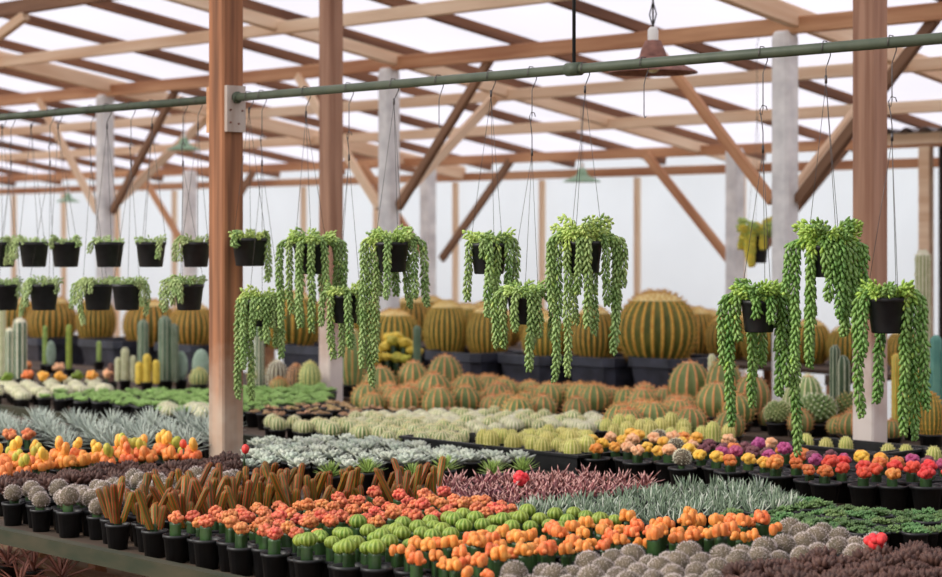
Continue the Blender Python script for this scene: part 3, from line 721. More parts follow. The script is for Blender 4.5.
def brown_plant():
    b = MB()
    for i in range(46):
        z = U(0, 1); a = i*2.39996; q = math.sqrt(1-z*z); r = .036
        p = Vector((q*cos(a)*r, q*sin(a)*r, .075+z*.026)); d = Vector((q*cos(a), q*sin(a), z+.3)).normalized()
        vs = []; 
        tube(b, [p-d*.01, p+d*.006, p+d*.014, p+d*.019], [.008, .0078, .005, .0012], BROWN, 6)
        if rnd() < .6: spike(b, p+d*.016, d, .006, .002, BROWN_T)
    return [('pot', POT_S, None), ('clump', b.mesh('clump'), None)]
BROWNS = [brown_plant() for _ in range(VAR)]
def ros(name, fn):
    out = []
    for _ in range(VAR):
        b = MB(); fn(b); out.append([('pot', POT_S, None), (name, b.mesh(name), None)])
    return out
AGAVES = ros('rosette', lambda b: rosette(b, 34, .112, .0135, .007, AGAVE, .0, 1.4, .05, 'lance', None, (0, 0, .085), .72, .08, 3))
ECHEVS = ros('rosette', lambda b: rosette(b, 21, .06, .032, .008, ECHEV, .12, 1.3, .35, 'spoon', None, (0, 0, .075), .42, .1, 5))
SPIKYS = ros('rosette', lambda b: rosette(b, 44, .075, .0105, .005, SPIKY, .1, 1.45, .15, 'lance', None, (0, 0, .075), .55, .12, 4))
PURPS = ros('rosette', lambda b: (rosette(b, 11, .078, .019, .009, PURPL, .1, 1.2, U(-.2, .4), 'lance', PURPE, (0, 0, .07), .6, .3, 4), [rosette(b, 6, .055, .015, .008, PURPL, .3, 1.1, .3, 'lance', PURPE, (U(-.03, .03), U(-.03, .03), .07), .6, .3, 4) for _ in range(2)]))
def tuft_fn(b):
    bb = MB(); blade_tuft(bb, 30, .056, .0092, BLUET, ECHEV, 1.15, .022); b.v += [(x, y, z+.066) for x, y, z in bb.v]; b.f += bb.f; b.m += bb.m; b.mats += bb.mats
TUFTS = ros('tuft', tuft_fn)
DARKS = ros('rosette', lambda b: [rosette(b, 13, .022, .010, .006, DKROS, .15, 1.3, .3, 'spoon', None, (.03*math.sqrt(q/6)*cos(q*2.4), .03*math.sqrt(q/6)*sin(q*2.4), .074+U(-.004, .008)), .5, .2, 3) for q in range(7)])
def sed_fn(b):
    for q in range(12):
        a = q*2.4; r = .032*math.sqrt(q/12)
        rosette(b, 9, .02, .007, .005, GRASSY, .2, 1.4, .2, 'lance', None, (r*cos(a), r*sin(a), .078+U(0, .014)), .6, .2, 3)
SEDS = ros('cushion', sed_fn)
TANS = ros('rosette', lambda b: [rosette(b, 12, .03, .015, .007, TANROS, .2, 1.2, .2, 'spoon', None, (.018*cos(q*2.1), .018*sin(q*2.1), .066+U(0, .01)), .5, .2, 4) for q in range(2)])
def bar_proto(Rr, H, ribs, body, edge, wool=None, dep=.16, sp=2, spL=.008, spR=.0012, ew=.14, pot=None, pz=0, rings=10, wn=2, pn='body'):
    b = MB(); ribbed(b, barrel_prof(Rr, H, rings), ribs, dep, body, edge, (0, 0, pz), ew, 0, wool, wn, None, sp, spL, spR)
    return ([('pot', pot, None)] if pot else [])+[(pn, b.mesh(pn), None)]
POT_T = pot_mesh(.036, .03, .05)
CREAMB = [bar_proto(.037, .062, 13, CB_BODY, CB_SPINE, CB_SPINE, .14, 3, .008, .001, .2, POT_T, .042) for _ in range(VAR)]
WHITEB = [bar_proto(.042, .05, 15, WH_BODY, WH_SPINE, WH_SPINE, .1, 4, .009, .0012, .25, POT_T, .042) for _ in range(VAR)]
def ycol(z0=.028, h=1.0, pot=None):
    H = U(.058, .08)*h; b = MB(); ribbed(b, column_prof(.026, H, 7), 13, .1, YB_BODY, YB_SPINE, (0, 0, z0), .2, 0, None, 1, None, 3, .006, .0009)
    return [('pot', pot or POT_T, None), ('body', b.mesh('body'), None)]
YELTALL = [ycol(.055, 1.15, POT_S) for _ in range(VAR)]
YELLOWB = [ycol() for _ in range(VAR)]
POT_L = pot_mesh(.078, .06, .045)
MIDB = [bar_proto(.086*s, .15*s*q, r, OB_BODY, OB_SPINE, OB_WOOL, .17, 3, .02, .0018, .12, POT_L, .028, 10, 2) for s, q, r in ((1, 1, 13), (1.05, .95, 15), (.95, 1.05, 12), (1, .9, 14))]

Z1, Z2 = B1, B2
# --- front bench
rowl = 'on the front bench'
bed('moon_cactus', G_CORAL, [(175, 517), (240, 507), (345, 494), (440, 493), (520, 501), (500, 512), (440, 516), (330, 525), (285, 540), (200, 540)], .13, Z1, .078, .076, 'coral-headed grafted cactus in black pot', 'cactus', 'coral grafted cacti on the front bench', ymin=3.34, ymax=4.68)
bed('moon_cactus', G_GREEN, [(268, 545), (278, 527), (340, 523), (440, 515), (500, 510), (570, 509), (620, 514), (600, 524), (470, 529), (400, 545), (380, 572), (300, 572)], .13, Z1, .078, .076, 'lime green headed grafted cactus', 'cactus', 'lime grafted cacti on the front bench', ymin=3.34, ymax=4.68)
bed('moon_cactus', G_ORANGE, [(375, 580), (392, 546), (440, 535), (560, 528), (640, 518), (742, 513), (785, 526), (740, 536), (640, 542), (560, 550), (490, 568), (480, 590)], .13, Z1, .078, .076, 'orange headed grafted cactus', 'cactus', 'orange grafted cacti on the front bench', ymin=3.34, ymax=4.68)
bed('woolly_cactus', FUZZY, [(490, 600), (500, 562), (560, 550), (640, 541), (742, 537), (800, 531), (880, 531), (888, 552), (830, 557), (760, 567), (700, 582), (690, 600)], .09, Z1, .090, .084, 'grey fuzzy ball cactus', 'cactus', 'grey fuzzy ball cacti on the front bench', ymin=3.34, ymax=4.68)
bed('brown_succulent', BROWNS, [(690, 605), (705, 582), (760, 566), (835, 556), (892, 551), (965, 543), (965, 605)], .09, Z1, .09, .088, 'dark brown knobbly succulent', 'succulent', 'brown succulents at the bottom right', ymin=3.34, ymax=4.68)
bed('finger_cactus', FINGERS, [(82, 508), (120, 491), (250, 486), (330, 479), (440, 480), (440, 492), (345, 494), (240, 507), (170, 522)], .13, Z1, .105, .10, 'rusty red finger cactus with upright stems', 'cactus', 'red finger cacti on the front bench', ymin=3.34, ymax=4.68)
bed('grafted_ball_cactus', G_BALL, [(-15, 505), (-15, 486), (140, 476), (238, 470), (245, 486), (120, 491), (75, 515)], .13, Z1, .088, .075, 'grey woolly ball grafted on green stem', 'cactus', 'woolly balls grafted on stems', ymin=3.34, ymax=4.68)
bed('brown_succulent', BROWNS, [(-15, 488), (-15, 477), (190, 462), (232, 455), (238, 470), (140, 477)], .1, Z1, .09, .088, 'brown knobbly succulent behind woolly balls', 'succulent', 'brown succulents near the reddish post', ymin=3.34, ymax=4.70)
bed('moon_cactus', G_YELO, [(-18, 476), (-18, 457), (190, 446), (195, 460)], .12, Z1, .098, .088, 'tall orange and yellow grafted cactus', 'cactus', 'tall orange grafted cacti before the agaves', choose=lambda x, y: random.choice([0, 1, 2, 3, 2]) if proj((x, y, Z1+.12))[1] > 459-proj((x, y, Z1+.12))[0]*.04 else random.choice([0, 1, 4]), ymin=3.34, ymax=4.70)
# --- second strip
bed('agave', AGAVES, [(-25, 446), (-25, 420), (236, 420), (236, 444)], .11, Z1, .19, .17, 'spiky silver agave rosette', 'agave', 'silver agaves left of the reddish post', jit=.08, ymin=4.3)
bed('purple_aloe', PURPS, [(430, 500), (435, 480), (500, 476), (560, 470), (655, 478), (640, 488), (560, 496), (500, 503)], .1, Z1, .09, .09, 'maroon aloe with pale edged leaves', 'aloe', 'maroon aloes behind the grafted cacti')
bed('blue_succulent', TUFTS, [(490, 508), (560, 496), (650, 485), (720, 480), (795, 486), (795, 500), (700, 512), (620, 514), (540, 512)], .1, Z1, .085, .085, 'blue-green needle leaved succulent tuft', 'succulent', 'blue-green tufts behind the orange cacti')
bed('dark_rosette', DARKS, [(640, 518), (700, 512), (795, 498), (860, 506), (965, 508), (965, 530), (885, 531), (800, 530), (742, 514)],   .085, Z1, .085, .080, 'small dark green rosette succulent', 'succulent', 'dark green rosettes on the front bench', lim=280)
bed('echeveria', ECHEVS, [(885, 548), (885, 531), (965, 529), (965, 545)], .085, Z1, .10, .10, 'pale rosette beside fuzzy balls', 'succulent', 'pale rosettes at the right edge', ymax=4.7)
bed('spiky_rosette', SPIKYS, [(300, 474), (300, 466), (560, 462), (560, 470)], .1, Z1, .17, .16, 'fresh green spiky rosette', 'succulent', 'fresh green rosettes behind the finger cacti', jit=.05, ymin=4.4)
bed('echeveria', ECHEVS, [(248, 466), (248, 440), (330, 438), (470, 446), (560, 456), (560, 462), (300, 466)], .085, Z1, .112, .105, 'grey-blue rosette succulent in black pot', 'succulent', 'grey-blue rosettes right of the reddish post', ymin=4.5, ymax=5.42)

# --- coloured cacti in pots along the second bench
cols = [YELORG, ORANGE, REDC, MAGENTA, PEACH, PURPLE]
FLOW = [graft(c_cluster(m, .018, 18, .0095), U(.028, .042), .02, POT_M, .064) for m in cols for _ in range(2)]
WOOLF = [graft(lambda b, z: ball(b, (0, 0, z+.02), .03, GREY_BODY, 260, WH_SPINE, .009, .0011), .025, .014, POT_M, .064)]
FLOW += WOOLF
flooks = [f"{n} headed grafted cactus in black pot" for n in ('yellow', 'orange', 'red', 'magenta', 'peach', 'purple-brown') for _ in range(2)]+['white woolly cactus in black pot']
def flow_pick(x, y):
    q = proj((x, y, .8)); r = rnd()
    if q[0] > 830:
        if y < 5.95: return random.choice([4, 5, 4, 5, 4, 5, 2])
        return random.choice([0, 1, 6, 7, 6, 2, 10])
    if q[0] > 700: 
        if y < 5.78: return random.choice([0, 1, 0, 2, 3])
        return random.choice([6, 7, 2, 3, 10, 11, 8])
    return random.choice([0, 0, 1, 12, 8, 9, 12, 2])
bed('moon_cactus', FLOW, [(585, 452), (592, 436), (660, 430), (960, 436), (965, 475), (860, 476), (760, 466), (680, 462)], .12, Z2, .108, .105, '', 'cactus', 'coloured grafted cacti along the second bench', choose=flow_pick, sc=(1.02, 1.2), ymin=5.58, looks=flooks, ymax=6.15)
# nursery trays along the front of the second bench
def tray(px, q, Y=5.56):
    p, D = atY(px, Y); b = MB(); L, W, H = .5, .3, .085; w = .008
    t = new('nursery_tray', None, None, (p.x, Y-.015, B2)); tag(t, f"long black nursery tray of small cacti, {ordn(q)} from the coloured pots" if Y < 6 else f"black nursery tray behind the coloured pots, {ordn(q)} from the whitewashed post", 'tray', 'black nursery trays')
    for c, s in (((0, W/2, .004), (L, W, .008)), ((0, w/2, H/2), (L, w, H)), ((0, W-w/2, H/2), (L, w, H)), ((-L/2+w/2, W/2, H/2), (w, W, H)), ((L/2-w/2, W/2, H/2), (w, W, H))): box(b, c, s, BLACKP)
    new('shell', b.mesh('shell', False), t)
    b = MB()
    for c, s in (((0, -.004, H), (L+.016, .016, .01)), ((0, W+.004, H), (L+.016, .016, .01)), ((-L/2-.004, W/2, H), (.016, W, .01)), ((L/2+.004, W/2, H), (.016, W, .01))): box(b, c, s, BLACKP)
    new('rim', b.mesh('rim', False), t)
for q in range(2): 
    p, _ = atY(585, 5.56); x = p.x-.27-.53*q
    pxq = proj((x, 5.56, .7))[0]; tray(pxq, q+1)
tray(838, 1, 6.5); tray(925, 2, 6.42)
ZT = B2+.01
bed('small_barrel_cactus', YELLOWB, [(470, 454), (470, 438), (560, 432), (600, 432), (588, 454)], .08, ZT+.012, .086, .082, 'short straw-coloured cactus', 'cactus', 'straw-coloured cacti in the black trays', sc=(1.1, 1.3), ymin=5.57, ymax=6.1)
bed('small_barrel_cactus', CREAMB, [(244, 440), (250, 422), (360, 424), (470, 428), (470, 452), (360, 444)], .07, Z2, .098, .09, 'small green cactus with cream spines', 'cactus', 'small cream-spined cacti in rows', ymin=5.55)
bed('white_cactus', WHITEB[:2]+CREAMB[:2]+WHITEB[2:3], [(350, 426), (360, 418), (470, 414), (600, 420), (610, 432), (560, 428), (470, 432)], .06, Z2, .1, .1, 'white-spined cushion cactus', 'cactus', 'white cushion cacti on the second bench', ymin=5.57)
bed('small_barrel_cactus', YELTALL, [(600, 444), (605, 424), (700, 422), (800, 424), (860, 432), (860, 446), (700, 450)], .06, Z2, .115, .10, 'short yellow-green cactus behind coloured pots', 'cactus', 'yellow-green cacti behind the coloured pots', sc=(1.0, 1.25), ymin=6.12, ymax=6.48)
for q, px in enumerate((806, 826, 846, 888, 906, 934)):
    p, D = atY(px, 6.63); place(YELLOWB[q % 4], 'small_barrel_cactus', (p.x, 6.63, B2+.008), U(0, 6), U(.95, 1.15), f"short straw cactus in the black tray by the whitewashed post, {ordn(q+1)} from the left", 'cactus', 'straw cacti by the whitewashed post')
# far left of the second bench
bed('white_cactus', WHITEB, [(-18, 420), (-18, 409), (60, 409), (215, 413), (215, 420)], .06, Z2, .15, .13, 'broad white cushion cactus behind agaves', 'cactus', 'broad white cushions behind the agaves', sc=(1.1, 1.3), ymin=5.57)
bed('green_sedum', SEDS, [(20, 412), (48, 394), (210, 391), (330, 386), (330, 402), (215, 414)], .08, Z2, .09, .088, 'low green sedum cushion', 'succulent', 'green sedum cushions on the second bench', ymin=5.57, ymax=7.1)
bed('white_cactus', WHITEB, [(-18, 408), (-18, 387), (110, 384), (110, 394), (46, 397), (25, 408)], .06, Z2, .14, .13, 'cream woolly cushion cactus at far left', 'cactus', 'cream cushions at the far left', sc=(.95, 1.2), ymin=5.57, ymax=7.1)
bed('tan_succulent', TANS, [(246, 418), (250, 402), (330, 402), (352, 411), (470, 413), (470, 417), (360, 420)], .06, Z2, .115, .105, 'low tan rosette succulent', 'succulent', 'tan succulents before the middle post', ymin=5.57)
# ------------------------------------------------------------------ golden barrels in planters
def planter(px, yrim, yfront, wpx, label, zb):
    p, D = atY(px, yfront); k = FPX/D; z = EYE-(yrim-HY)/k; L = wpx/k/.80; W = .5; H = z-zb
    t = new('planter', None, None, (p.x, yfront+W/2, zb)); tag(t, label, 'planter', 'black planters of golden barrels')
    def ring(l, w, z_, c=.05):
        a, d = l/2, w/2
        return [(-a+c, -d, z_), (a-c, -d, z_), (a, -d+c, z_), (a, d-c, z_), (a-c, d, z_), (-a+c, d, z_), (-a, d-c, z_), (-a, -d+c, z_)]
    rs = [ring(L*.8, W*.78, 0), ring(L*.94, W*.92, H-.06), ring(L, W, H-.055), ring(L, W, H), ring(L-.05, W-.05, H), ring(L-.06, W-.06, H-.05)]
    vs = [v for r in rs for v in r]; fs = [tuple(range(7, -1, -1))]
    for i in range(5): fs += [(i*8+j, i*8+(j+1) % 8, i*8+8+(j+1) % 8, i*8+8+j) for j in range(8)]
    b = MB(); b.add(vs, fs, TROUGH); tr = new('trough', b.mesh('trough', False), t)
    b = MB(); b.add(ring(L-.06, W-.06, H-.05), [tuple(range(8))], SOIL); new('soil', b.mesh('soil', False), tr)
    return z-.05
PL = [(20, 337, 7.92, 62), (95, 340, 7.98, 62), (172, 344, 8.05, 62), (300, 346, 8.2, 70), (374, 350, 8.35, 52), (447, 352, 8.45, 66), (518, 355, 8.6, 60), (584, 357, 8.68, 54), (648, 358, 8.74, 56)]
def ptop(px):
    q = min(PL, key=lambda a: abs(a[0]-px)); return q
PZ = {}
for q, a in enumerate(PL):
    PZ[a] = planter(*a, f"black plastic planter holding a golden barrel, {ordn(q+1)} from the left", B3)
def golden(px, wpx, hpx, Y, zb, label, ribs=25, deep=True, body=GB_BODY, edge=GB_SPINE, wool=GB_WOOL, group=None, name='golden_barrel_cactus', tilt=None):
    p, D = atY(px, Y); k = FPX/D; Rr = wpx/k/2; H = hpx/k
    t = new(name, None, None, (p.x, Y, zb), U(0, 6)); tag(t, label, 'cactus', group)
    b = MB(); ribbed(b, barrel_prof(Rr, H, 13), ribs, .15, body, edge, (0, 0, 0), .16, 0, wool, 4); bd = new('body', b.mesh('body'), t)
    b = MB(); pr = barrel_prof(Rr, H, 19)
    for kk in range(ribs):
        for i in range(1, len(pr)-2):
            r, z = pr[i]; a = 2*pi*kk/ribs; dz = pr[i-1][0]-pr[i+1][0]; dr = pr[i+1][1]-pr[i-1][1]
            nv = Vector((cos(a)*dr, sin(a)*dr, dz)).normalized()
            for _ in range(5): spike(b, (r*cos(a)*.99, r*sin(a)*.99, z), nv+Vector((U(-.9, .9), U(-.9, .9), U(-.8, .8))), Rr*.12*U(.6, 1.2), Rr*.008, edge)
    new('spines', b.mesh('spines'), bd)
    TAKEN.append((p.x, Y, Rr)); return t
gl = [(18, 46, 42), (52, 50, 46), (96, 40, 48), (150, 54, 46), (192, 48, 46), (292, 62, 58), (394, 52, 46), (446, 46, 56), (488, 46, 52), (545, 46, 46), (594, 48, 56), (657, 82, 72)]
for q, (px, w, h) in enumerate(gl):
    a = ptop(px); golden(px, w, h, a[2]+.25, PZ[a]+.001, f"big golden barrel cactus in a black planter, {ordn(q+1)} from the left", group='golden barrels in the black planters')
# rear bench of golden barrels
rg = [(236, 44, 40), (284, 42, 40), (330, 40, 38), (372, 40, 38), (412, 46, 44), (466, 44, 40), (503, 40, 36), (540, 42, 38), (580, 40, 36), (620, 42, 36), (696, 44, 50), (728, 46, 44), (760, 40, 40), (810, 44, 44), (846, 40, 40), (905, 40, 40)]
for q, (px, w, h) in enumerate(rg):
    golden(px, w, h, 10.05, B4, f"golden barrel cactus on the rear bench, {ordn(q+1)} from the left", group='golden barrels on the rear bench')
for q, (px, w, h) in enumerate([(432, 36, 40), (484, 36, 38), (708, 40, 42), (742, 40, 42), (780, 40, 40)]):
    golden(px, w, h, 10.55, B4, f"golden barrel cactus in the hindmost rear row, {ordn(q+1)} from the left", group='golden barrels in the hindmost row')
# ------------------------------------------------------------------ specimen cacti set by hand
def loner(name, px, ybase, z, label, build, cat='cactus', group=None, pot=None):
    p = at(px, ybase, z)
    if z > .6:
        if 7.0 < p.y < 7.4: p = atY(px, 7.0 if p.y < 7.2 else 7.42)[0]
        if p.y > 7.7: p = atY(px, 7.7)[0]
        p.z = z
    D = proj(p)[2]; k = FPX/D
    t = new(name, None, None, (p.x, p.y, z), U(0, 6)); tag(t, label, cat, group)
    build(t, k, D); TAKEN.append((p.x, p.y, .05)); return t
def col_build(wpx, hpx, ribs=9, body=COLUMN, edge=COL_EDGE, arms=(), spn=2, spL=.008, potted=True, wool=None):
    def f(t, k, D):
        Rr = wpx/k/2; H = hpx/k
        if potted: 
            new('pot', pot_mesh(max(Rr*1.25, .035), max(Rr, .028), .06), t)
        z0 = .05 if potted else 0
        b = MB(); ribbed(b, column_prof(Rr, H, 12), ribs, .2, body, edge, (0, 0, z0), .16, 0, wool, 3, None, spn, spL, .0012); new('stem', b.mesh('stem'), t)
        for dx, h2, w2 in arms:
            b = MB(); r2 = w2/k/2; v = RV*(dx/k); ang = -t.rotation_euler.z
            vx = v.x*cos(ang)-v.y*sin(ang); vy = v.x*sin(ang)+v.y*cos(ang)
            ribbed(b, column_prof(r2, h2/k, 10), ribs, .2, body, edge, (vx, vy, z0), .16, 0, wool, 3, None, spn, spL, .0012); new('side_stem', b.mesh('side_stem'), t)
    return f
def pad_build(wpx, hpx, m=PADM, k2=1):
    def f(t, k, D):
        new('pot', pot_mesh(.038, .03, .06), t); z = .05
        rot = -t.rotation_euler.z
        for i in range(k2):
            b = MB(); w, h = wpx/k/2*(1-.2*i), hpx/k/k2/2
            vs = []; fs = []; n = 16
            ax = RV.copy(); ax.rotate(Matrix.Rotation(rot+U(-.4, .4), 3, 'Z')); nx = Vector((-ax.y, ax.x, 0))
            for s, kk in ((-.35, .75), (-.12, 1), (.12, 1), (.35, .75)):
                for j in range(n):
                    a = 2*pi*j/n; vs.append(tuple(ax*(w*kk*cos(a))+nx*(w*s)+Vector((0, 0, z+h+h*kk*sin(a)))))
            for r in range(3): fs += [(r*n+j, r*n+(j+1) % n, r*n+n+(j+1) % n, r*n+n+j) for j in range(n)]
            fs += [tuple(range(n-1, -1, -1)), tuple(range(3*n, 4*n))]
            b.add(vs, fs, m)
            for _ in range(50):
                a = U(0, 6.28); r = math.sqrt(rnd())*.9; s = random.choice((-.3, .3))
                spike(b, ax*(w*r*cos(a))+nx*(w*s*1.0)+Vector((0, 0, z+h+h*r*sin(a))), nx*s+Vector((U(-.2, .2), U(-.2, .2), U(-.2, .2))), .006, .001, WH_SPINE)
            new('pad', b.mesh('pad'), t); z += h*1.85
    return f
def bar_build(wpx, hpx, ribs=15, body=OB_BODY, edge=OB_SPINE, wool=OB_WOOL, dep=.17, sp=3, spL=.015, potted=True, twist=0):
    def f(t, k, D):
        Rr = wpx/k/2; H = hpx/k; z0 = 0
        if potted: new('pot', pot_mesh(Rr*.92, Rr*.75, .07), t); z0 = .055
        b = MB(); ribbed(b, barrel_prof(Rr, H, 11), ribs, dep, body, edge, (0, 0, z0), .13, twist, wool, 2, None, sp, spL, .0016); new('body', b.mesh('body'), t)
    return f
def moon_build(m, r=.03, H=.05):
    def f(t, k, D):
        for n_, me, _ in graft(c_cluster(m, r, 8, r*.6), H, .014, POT_M): new(n_, me, t)
    return f
def pine_build(wpx, hpx, body, tip):
    """globe of big pointed tubercles"""
    def f(t, k, D):
        Rr = wpx/k/2; H = hpx/k; new('pot', pot_mesh(Rr*.85, Rr*.7, .06), t)
        b = MB(); ball(b, (0, 0, .05+H*.45), Rr*.86, body, 0, flat=H/Rr/2*.9, n=16, k=10)
        for i in range(120):
            zz = -.55+1.5*i/119; 
            if zz > .98: break
            a = i*2.39996; q = math.sqrt(max(0, 1-zz*zz)); d = Vector((q*cos(a), q*sin(a), zz*.9+.1)).normalized()
            p = Vector((q*cos(a)*Rr*.84, q*sin(a)*Rr*.84, .05+H*.45+zz*H*.42))
            tube(b, [p, p+d*Rr*.1, p+d*Rr*.17], [Rr*.12, Rr*.1, Rr*.02], body, 6)
            for _ in range(4): spike(b, p+d*Rr*.15, d+Vector((U(-1, 1), U(-1, 1), U(-1, 1))), Rr*.14, .0016, tip)
        new('body', b.mesh('body'), t)
    return f
# far left group
loner('column_cactus', 20, 388, Z2, 'tall white-haired column cactus at the far left', col_build(14, 62, 8, COLUMN, WH_SPINE, [(-10, 52, 10)], 3, .012, wool=WH_SPINE))
loner('column_cactus', 2, 386, Z2, 'white column cactus cut by the left edge', col_build(8, 72, 8, WH_BODY, WH_SPINE))
loner('column_cactus', 143, 384, Z2, 'lone green column cactus left of the twin columns', col_build(11, 58, 8))
loner('column_cactus', 165, 390, Z2, 'pair of joined green column cacti near the reddish post', col_build(13, 66, 9, arms=[(9, 58, 9)]))
loner('prickly_pear', 181, 388, Z2, 'round grey-green prickly pear pad beside the twin columns', pad_build(15, 30))
loner('prickly_pear', 201, 388, Z2, 'tan prickly pear pads beside the reddish post', pad_build(18, 34, PADM, 1))
loner('barrel_cactus', 199, 396, Z2, 'small olive barrel cactus right beside the reddish post', bar_build(18, 18, 13, CB_BODY, YB_SPINE, GB_WOOL))
loner('prickly_pear', 51, 374, Z2+.02, 'white bristled oval pad among the small cacti at left', pad_build(10, 26))
loner('green_spike_cactus', 45, 372, Z2+.02, 'thin green stem cactus among small cacti at left', col_build(5, 40, 4, SPIKY, SPIKY, (), 0))
loner('green_spike_cactus', 69, 378, Z2+.02, 'slim lime stem cactus among small cacti at left', col_build(6, 46, 4, LIME, LIME_E, (), 0))
loner('green_spike_cactus', 99, 374, Z2+.02, 'short fresh green stem cactus left of the columns', col_build(5, 22, 4, SPIKY, SPIKY, (), 0))
loner('column_cactus', 125, 390, Z2, 'white woolly finger cactus left of the lone column', col_build(8, 34, 9, WH_BODY, WH_SPINE, [(-7, 24, 6), (8, 26, 6)]))
loner('column_cactus', 111, 394, Z2, 'short pinkish brown finger cactus left of the white one', col_build(6, 22, 7, BROWN, BROWN_T))
def crest_build(wpx, hpx, m, n=18):
    def f(t, k, D):
        new('pot', pot_mesh(.06, .05, .06), t); w, h = wpx/k/2, hpx/k
        for i in range(n):
            a = i*2.39996; r = w*.8*math.sqrt((i+.3)/n); z = .05+h*(.80-.5*(r/w)**1.5)*U(.75, 1.05); rr = w*U(.17, .27)
            mm = LIMEY if i % 4 == 1 else m
            b = MB(); tube(b, [(r*.45*cos(a), r*.45*sin(a), .045), (r*.8*cos(a), r*.8*sin(a), z*.6), (r*cos(a), r*sin(a), z)], rr*.5, STEM, 6)
            crown_flat(b, (r*cos(a), r*sin(a), z), rr, mm, mm, 9, .85)
            for q in range(5): crown_flat(b, (r*cos(a)+rr*.8*cos(q*1.26), r*sin(a)+rr*.8*sin(q*1.26), z+rr*U(-.1, .5)), rr*.45, mm, mm, 6, .9)
            new('branch', b.mesh('branch'), t)
    return f
loner('yellow_cactus', 147, 392, Z2, 'yellow upright cluster cactus below the lone column', col_build(9, 30, 6, YELCREST, YELCREST, [(-8, 22, 8), (9, 24, 8)], 0))
loner('yellow_crest_cactus', 396, 392, Z2, 'yellow knobbly crested cactus behind the ribbed barrels', crest_build(58, 66, YELCREST, 24))
loner('column_cactus', 417, 388, Z2, 'thin green column cactus beside the yellow crested one', col_build(8, 62, 6, COLUMN, COLUMN))
for q, (px, yb, m, n_) in enumerate([(28, 381, ORANGE, 'orange'), (27, 371, CORAL, 'coral pink'), (43, 383, YELORG, 'mustard yellow'), (60, 383, YELORG, 'apricot'), (92, 382, YELORG, 'deep yellow'), (8, 384, LIME, 'olive'), (78, 382, LIME, 'lime'), (59, 372, PEACH, 'peach'), (108, 380, PEACH, 'dusky pink')]):
    loner('moon_cactus', px, yb+14, Z2, f"{n_} round cactus among the small mixed cacti at left, {ordn(q+1)} kind", moon_build(m, .026, .035))
# beside the middle post
for q, (px, yb, w, h, bo, ed, lab) in enumerate([(277, 395, 22, 28, GREY_BODY, WH_SPINE, 'pale fuzzy globe cactus between the posts'), (256, 396, 17, 28, CB_BODY, YB_SPINE, 'greenish globe cactus right of the reddish post'), (296, 396, 18, 26, GREY_BODY, OB_WOOL, 'pinkish globe cactus left of the middle post'), (310, 398, 22, 30, CB_BODY, YB_SPINE, 'olive gold globe cactus touching the middle post'), (279, 404, 18, 16, OB_BODY, OB_SPINE, 'small pink-spined globe cactus low between the posts')]):
    loner('globe_cactus', px, yb, Z2, lab, bar_build(w, h, 15, bo, ed, ed, .12))
loner('column_cactus', 259, 394, Z2, 'grey white-haired column cactus right of the reddish post', col_build(11, 66, 9, COLUMN, WH_SPINE))
loner('barrel_cactus', 353, 398, Z2, 'tall ribbed barrel cactus against the middle post', bar_build(28, 58, 13, CB_BODY, OB_SPINE, CB_SPINE))
# right
for q, (px, yb, w, h, lab) in enumerate([(690, 408, 44, 48, 'large orange-ribbed barrel cactus on the raised spot beside the low sedum'), (724, 394, 38, 54, 'orange-ribbed barrel partly behind the low sedum'), (752, 408, 36, 40, 'brownish ribbed barrel behind the low sedum strands'), (808, 402, 30, 44, 'smooth pale green barrel right of the concrete column'), (794, 398, 24, 34, 'pale green barrel half behind sedum strands'), (716, 430, 40, 36, 'wide grey-green ribbed barrel behind the yellow-green cacti')]):
    pale = 'pale' in lab
    loner('barrel_cactus', px, yb, Z2, lab, bar_build(w, h, 13, CB_BODY if pale else OB_BODY, CB_SPINE if pale else OB_SPINE, OB_WOOL))
loner('tubercle_cactus', 817, 436, Z2, 'pineapple-like globe cactus left of the whitewashed post', pine_build(40, 34, CB_BODY, WH_SPINE))
loner('tubercle_cactus', 849, 433, Z2, 'brownish pineapple-like globe cactus touching the whitewashed post', pine_build(30, 36, OB_BODY, OB_WOOL))
loner('tubercle_cactus', 778, 438, Z2, 'small grey-green globe cactus behind sedum strands', pine_build(28, 26, CB_BODY, CB_SPINE))
loner('column_cactus', 842, 412, Z2, 'dark green column cactus left of the whitewashed post', col_build(17, 68, 9, DARKCOL, COL_EDGE, [(-7, 78, 11)], 2, .006))
loner('gold_barrel', 931, 450, Z2, 'fuzzy golden cylinder cactus at the right edge', bar_build(26, 44, 18, GB_BODY, GB_SPINE, GB_WOOL, .1, 5, .012))
loner('column_cactus', 923, 444, B3, 'tall white woolly column cactus at the right edge', col_build(16, 184, 14, WH_BODY, WH_SPINE, (), 4, .012, wool=WH_SPINE))
loner('column_cactus', 936, 418, Z2, 'blue-green column cactus at the right edge', col_build(12, 96, 6, BLUECOL, BLUECOL, [(7, 80, 9), (-6, 60, 8)], 1, .006))
loner('yellow_cactus', 913, 410, Z2, 'yellow rounded cactus behind the right hanging pot', bar_build(22, 62, 12, YB_BODY, YELORG, YELORG, .1))
loner('column_cactus', 896, 420, Z2, 'pale golden column cactus right of the whitewashed post', col_build(9, 74, 9, YB_BODY, GB_SPINE))
loner('column_cactus', 712, 388, Z2, 'small white-topped column cactus left of the low sedum', col_build(8, 58, 9, WH_BODY, WH_SPINE))
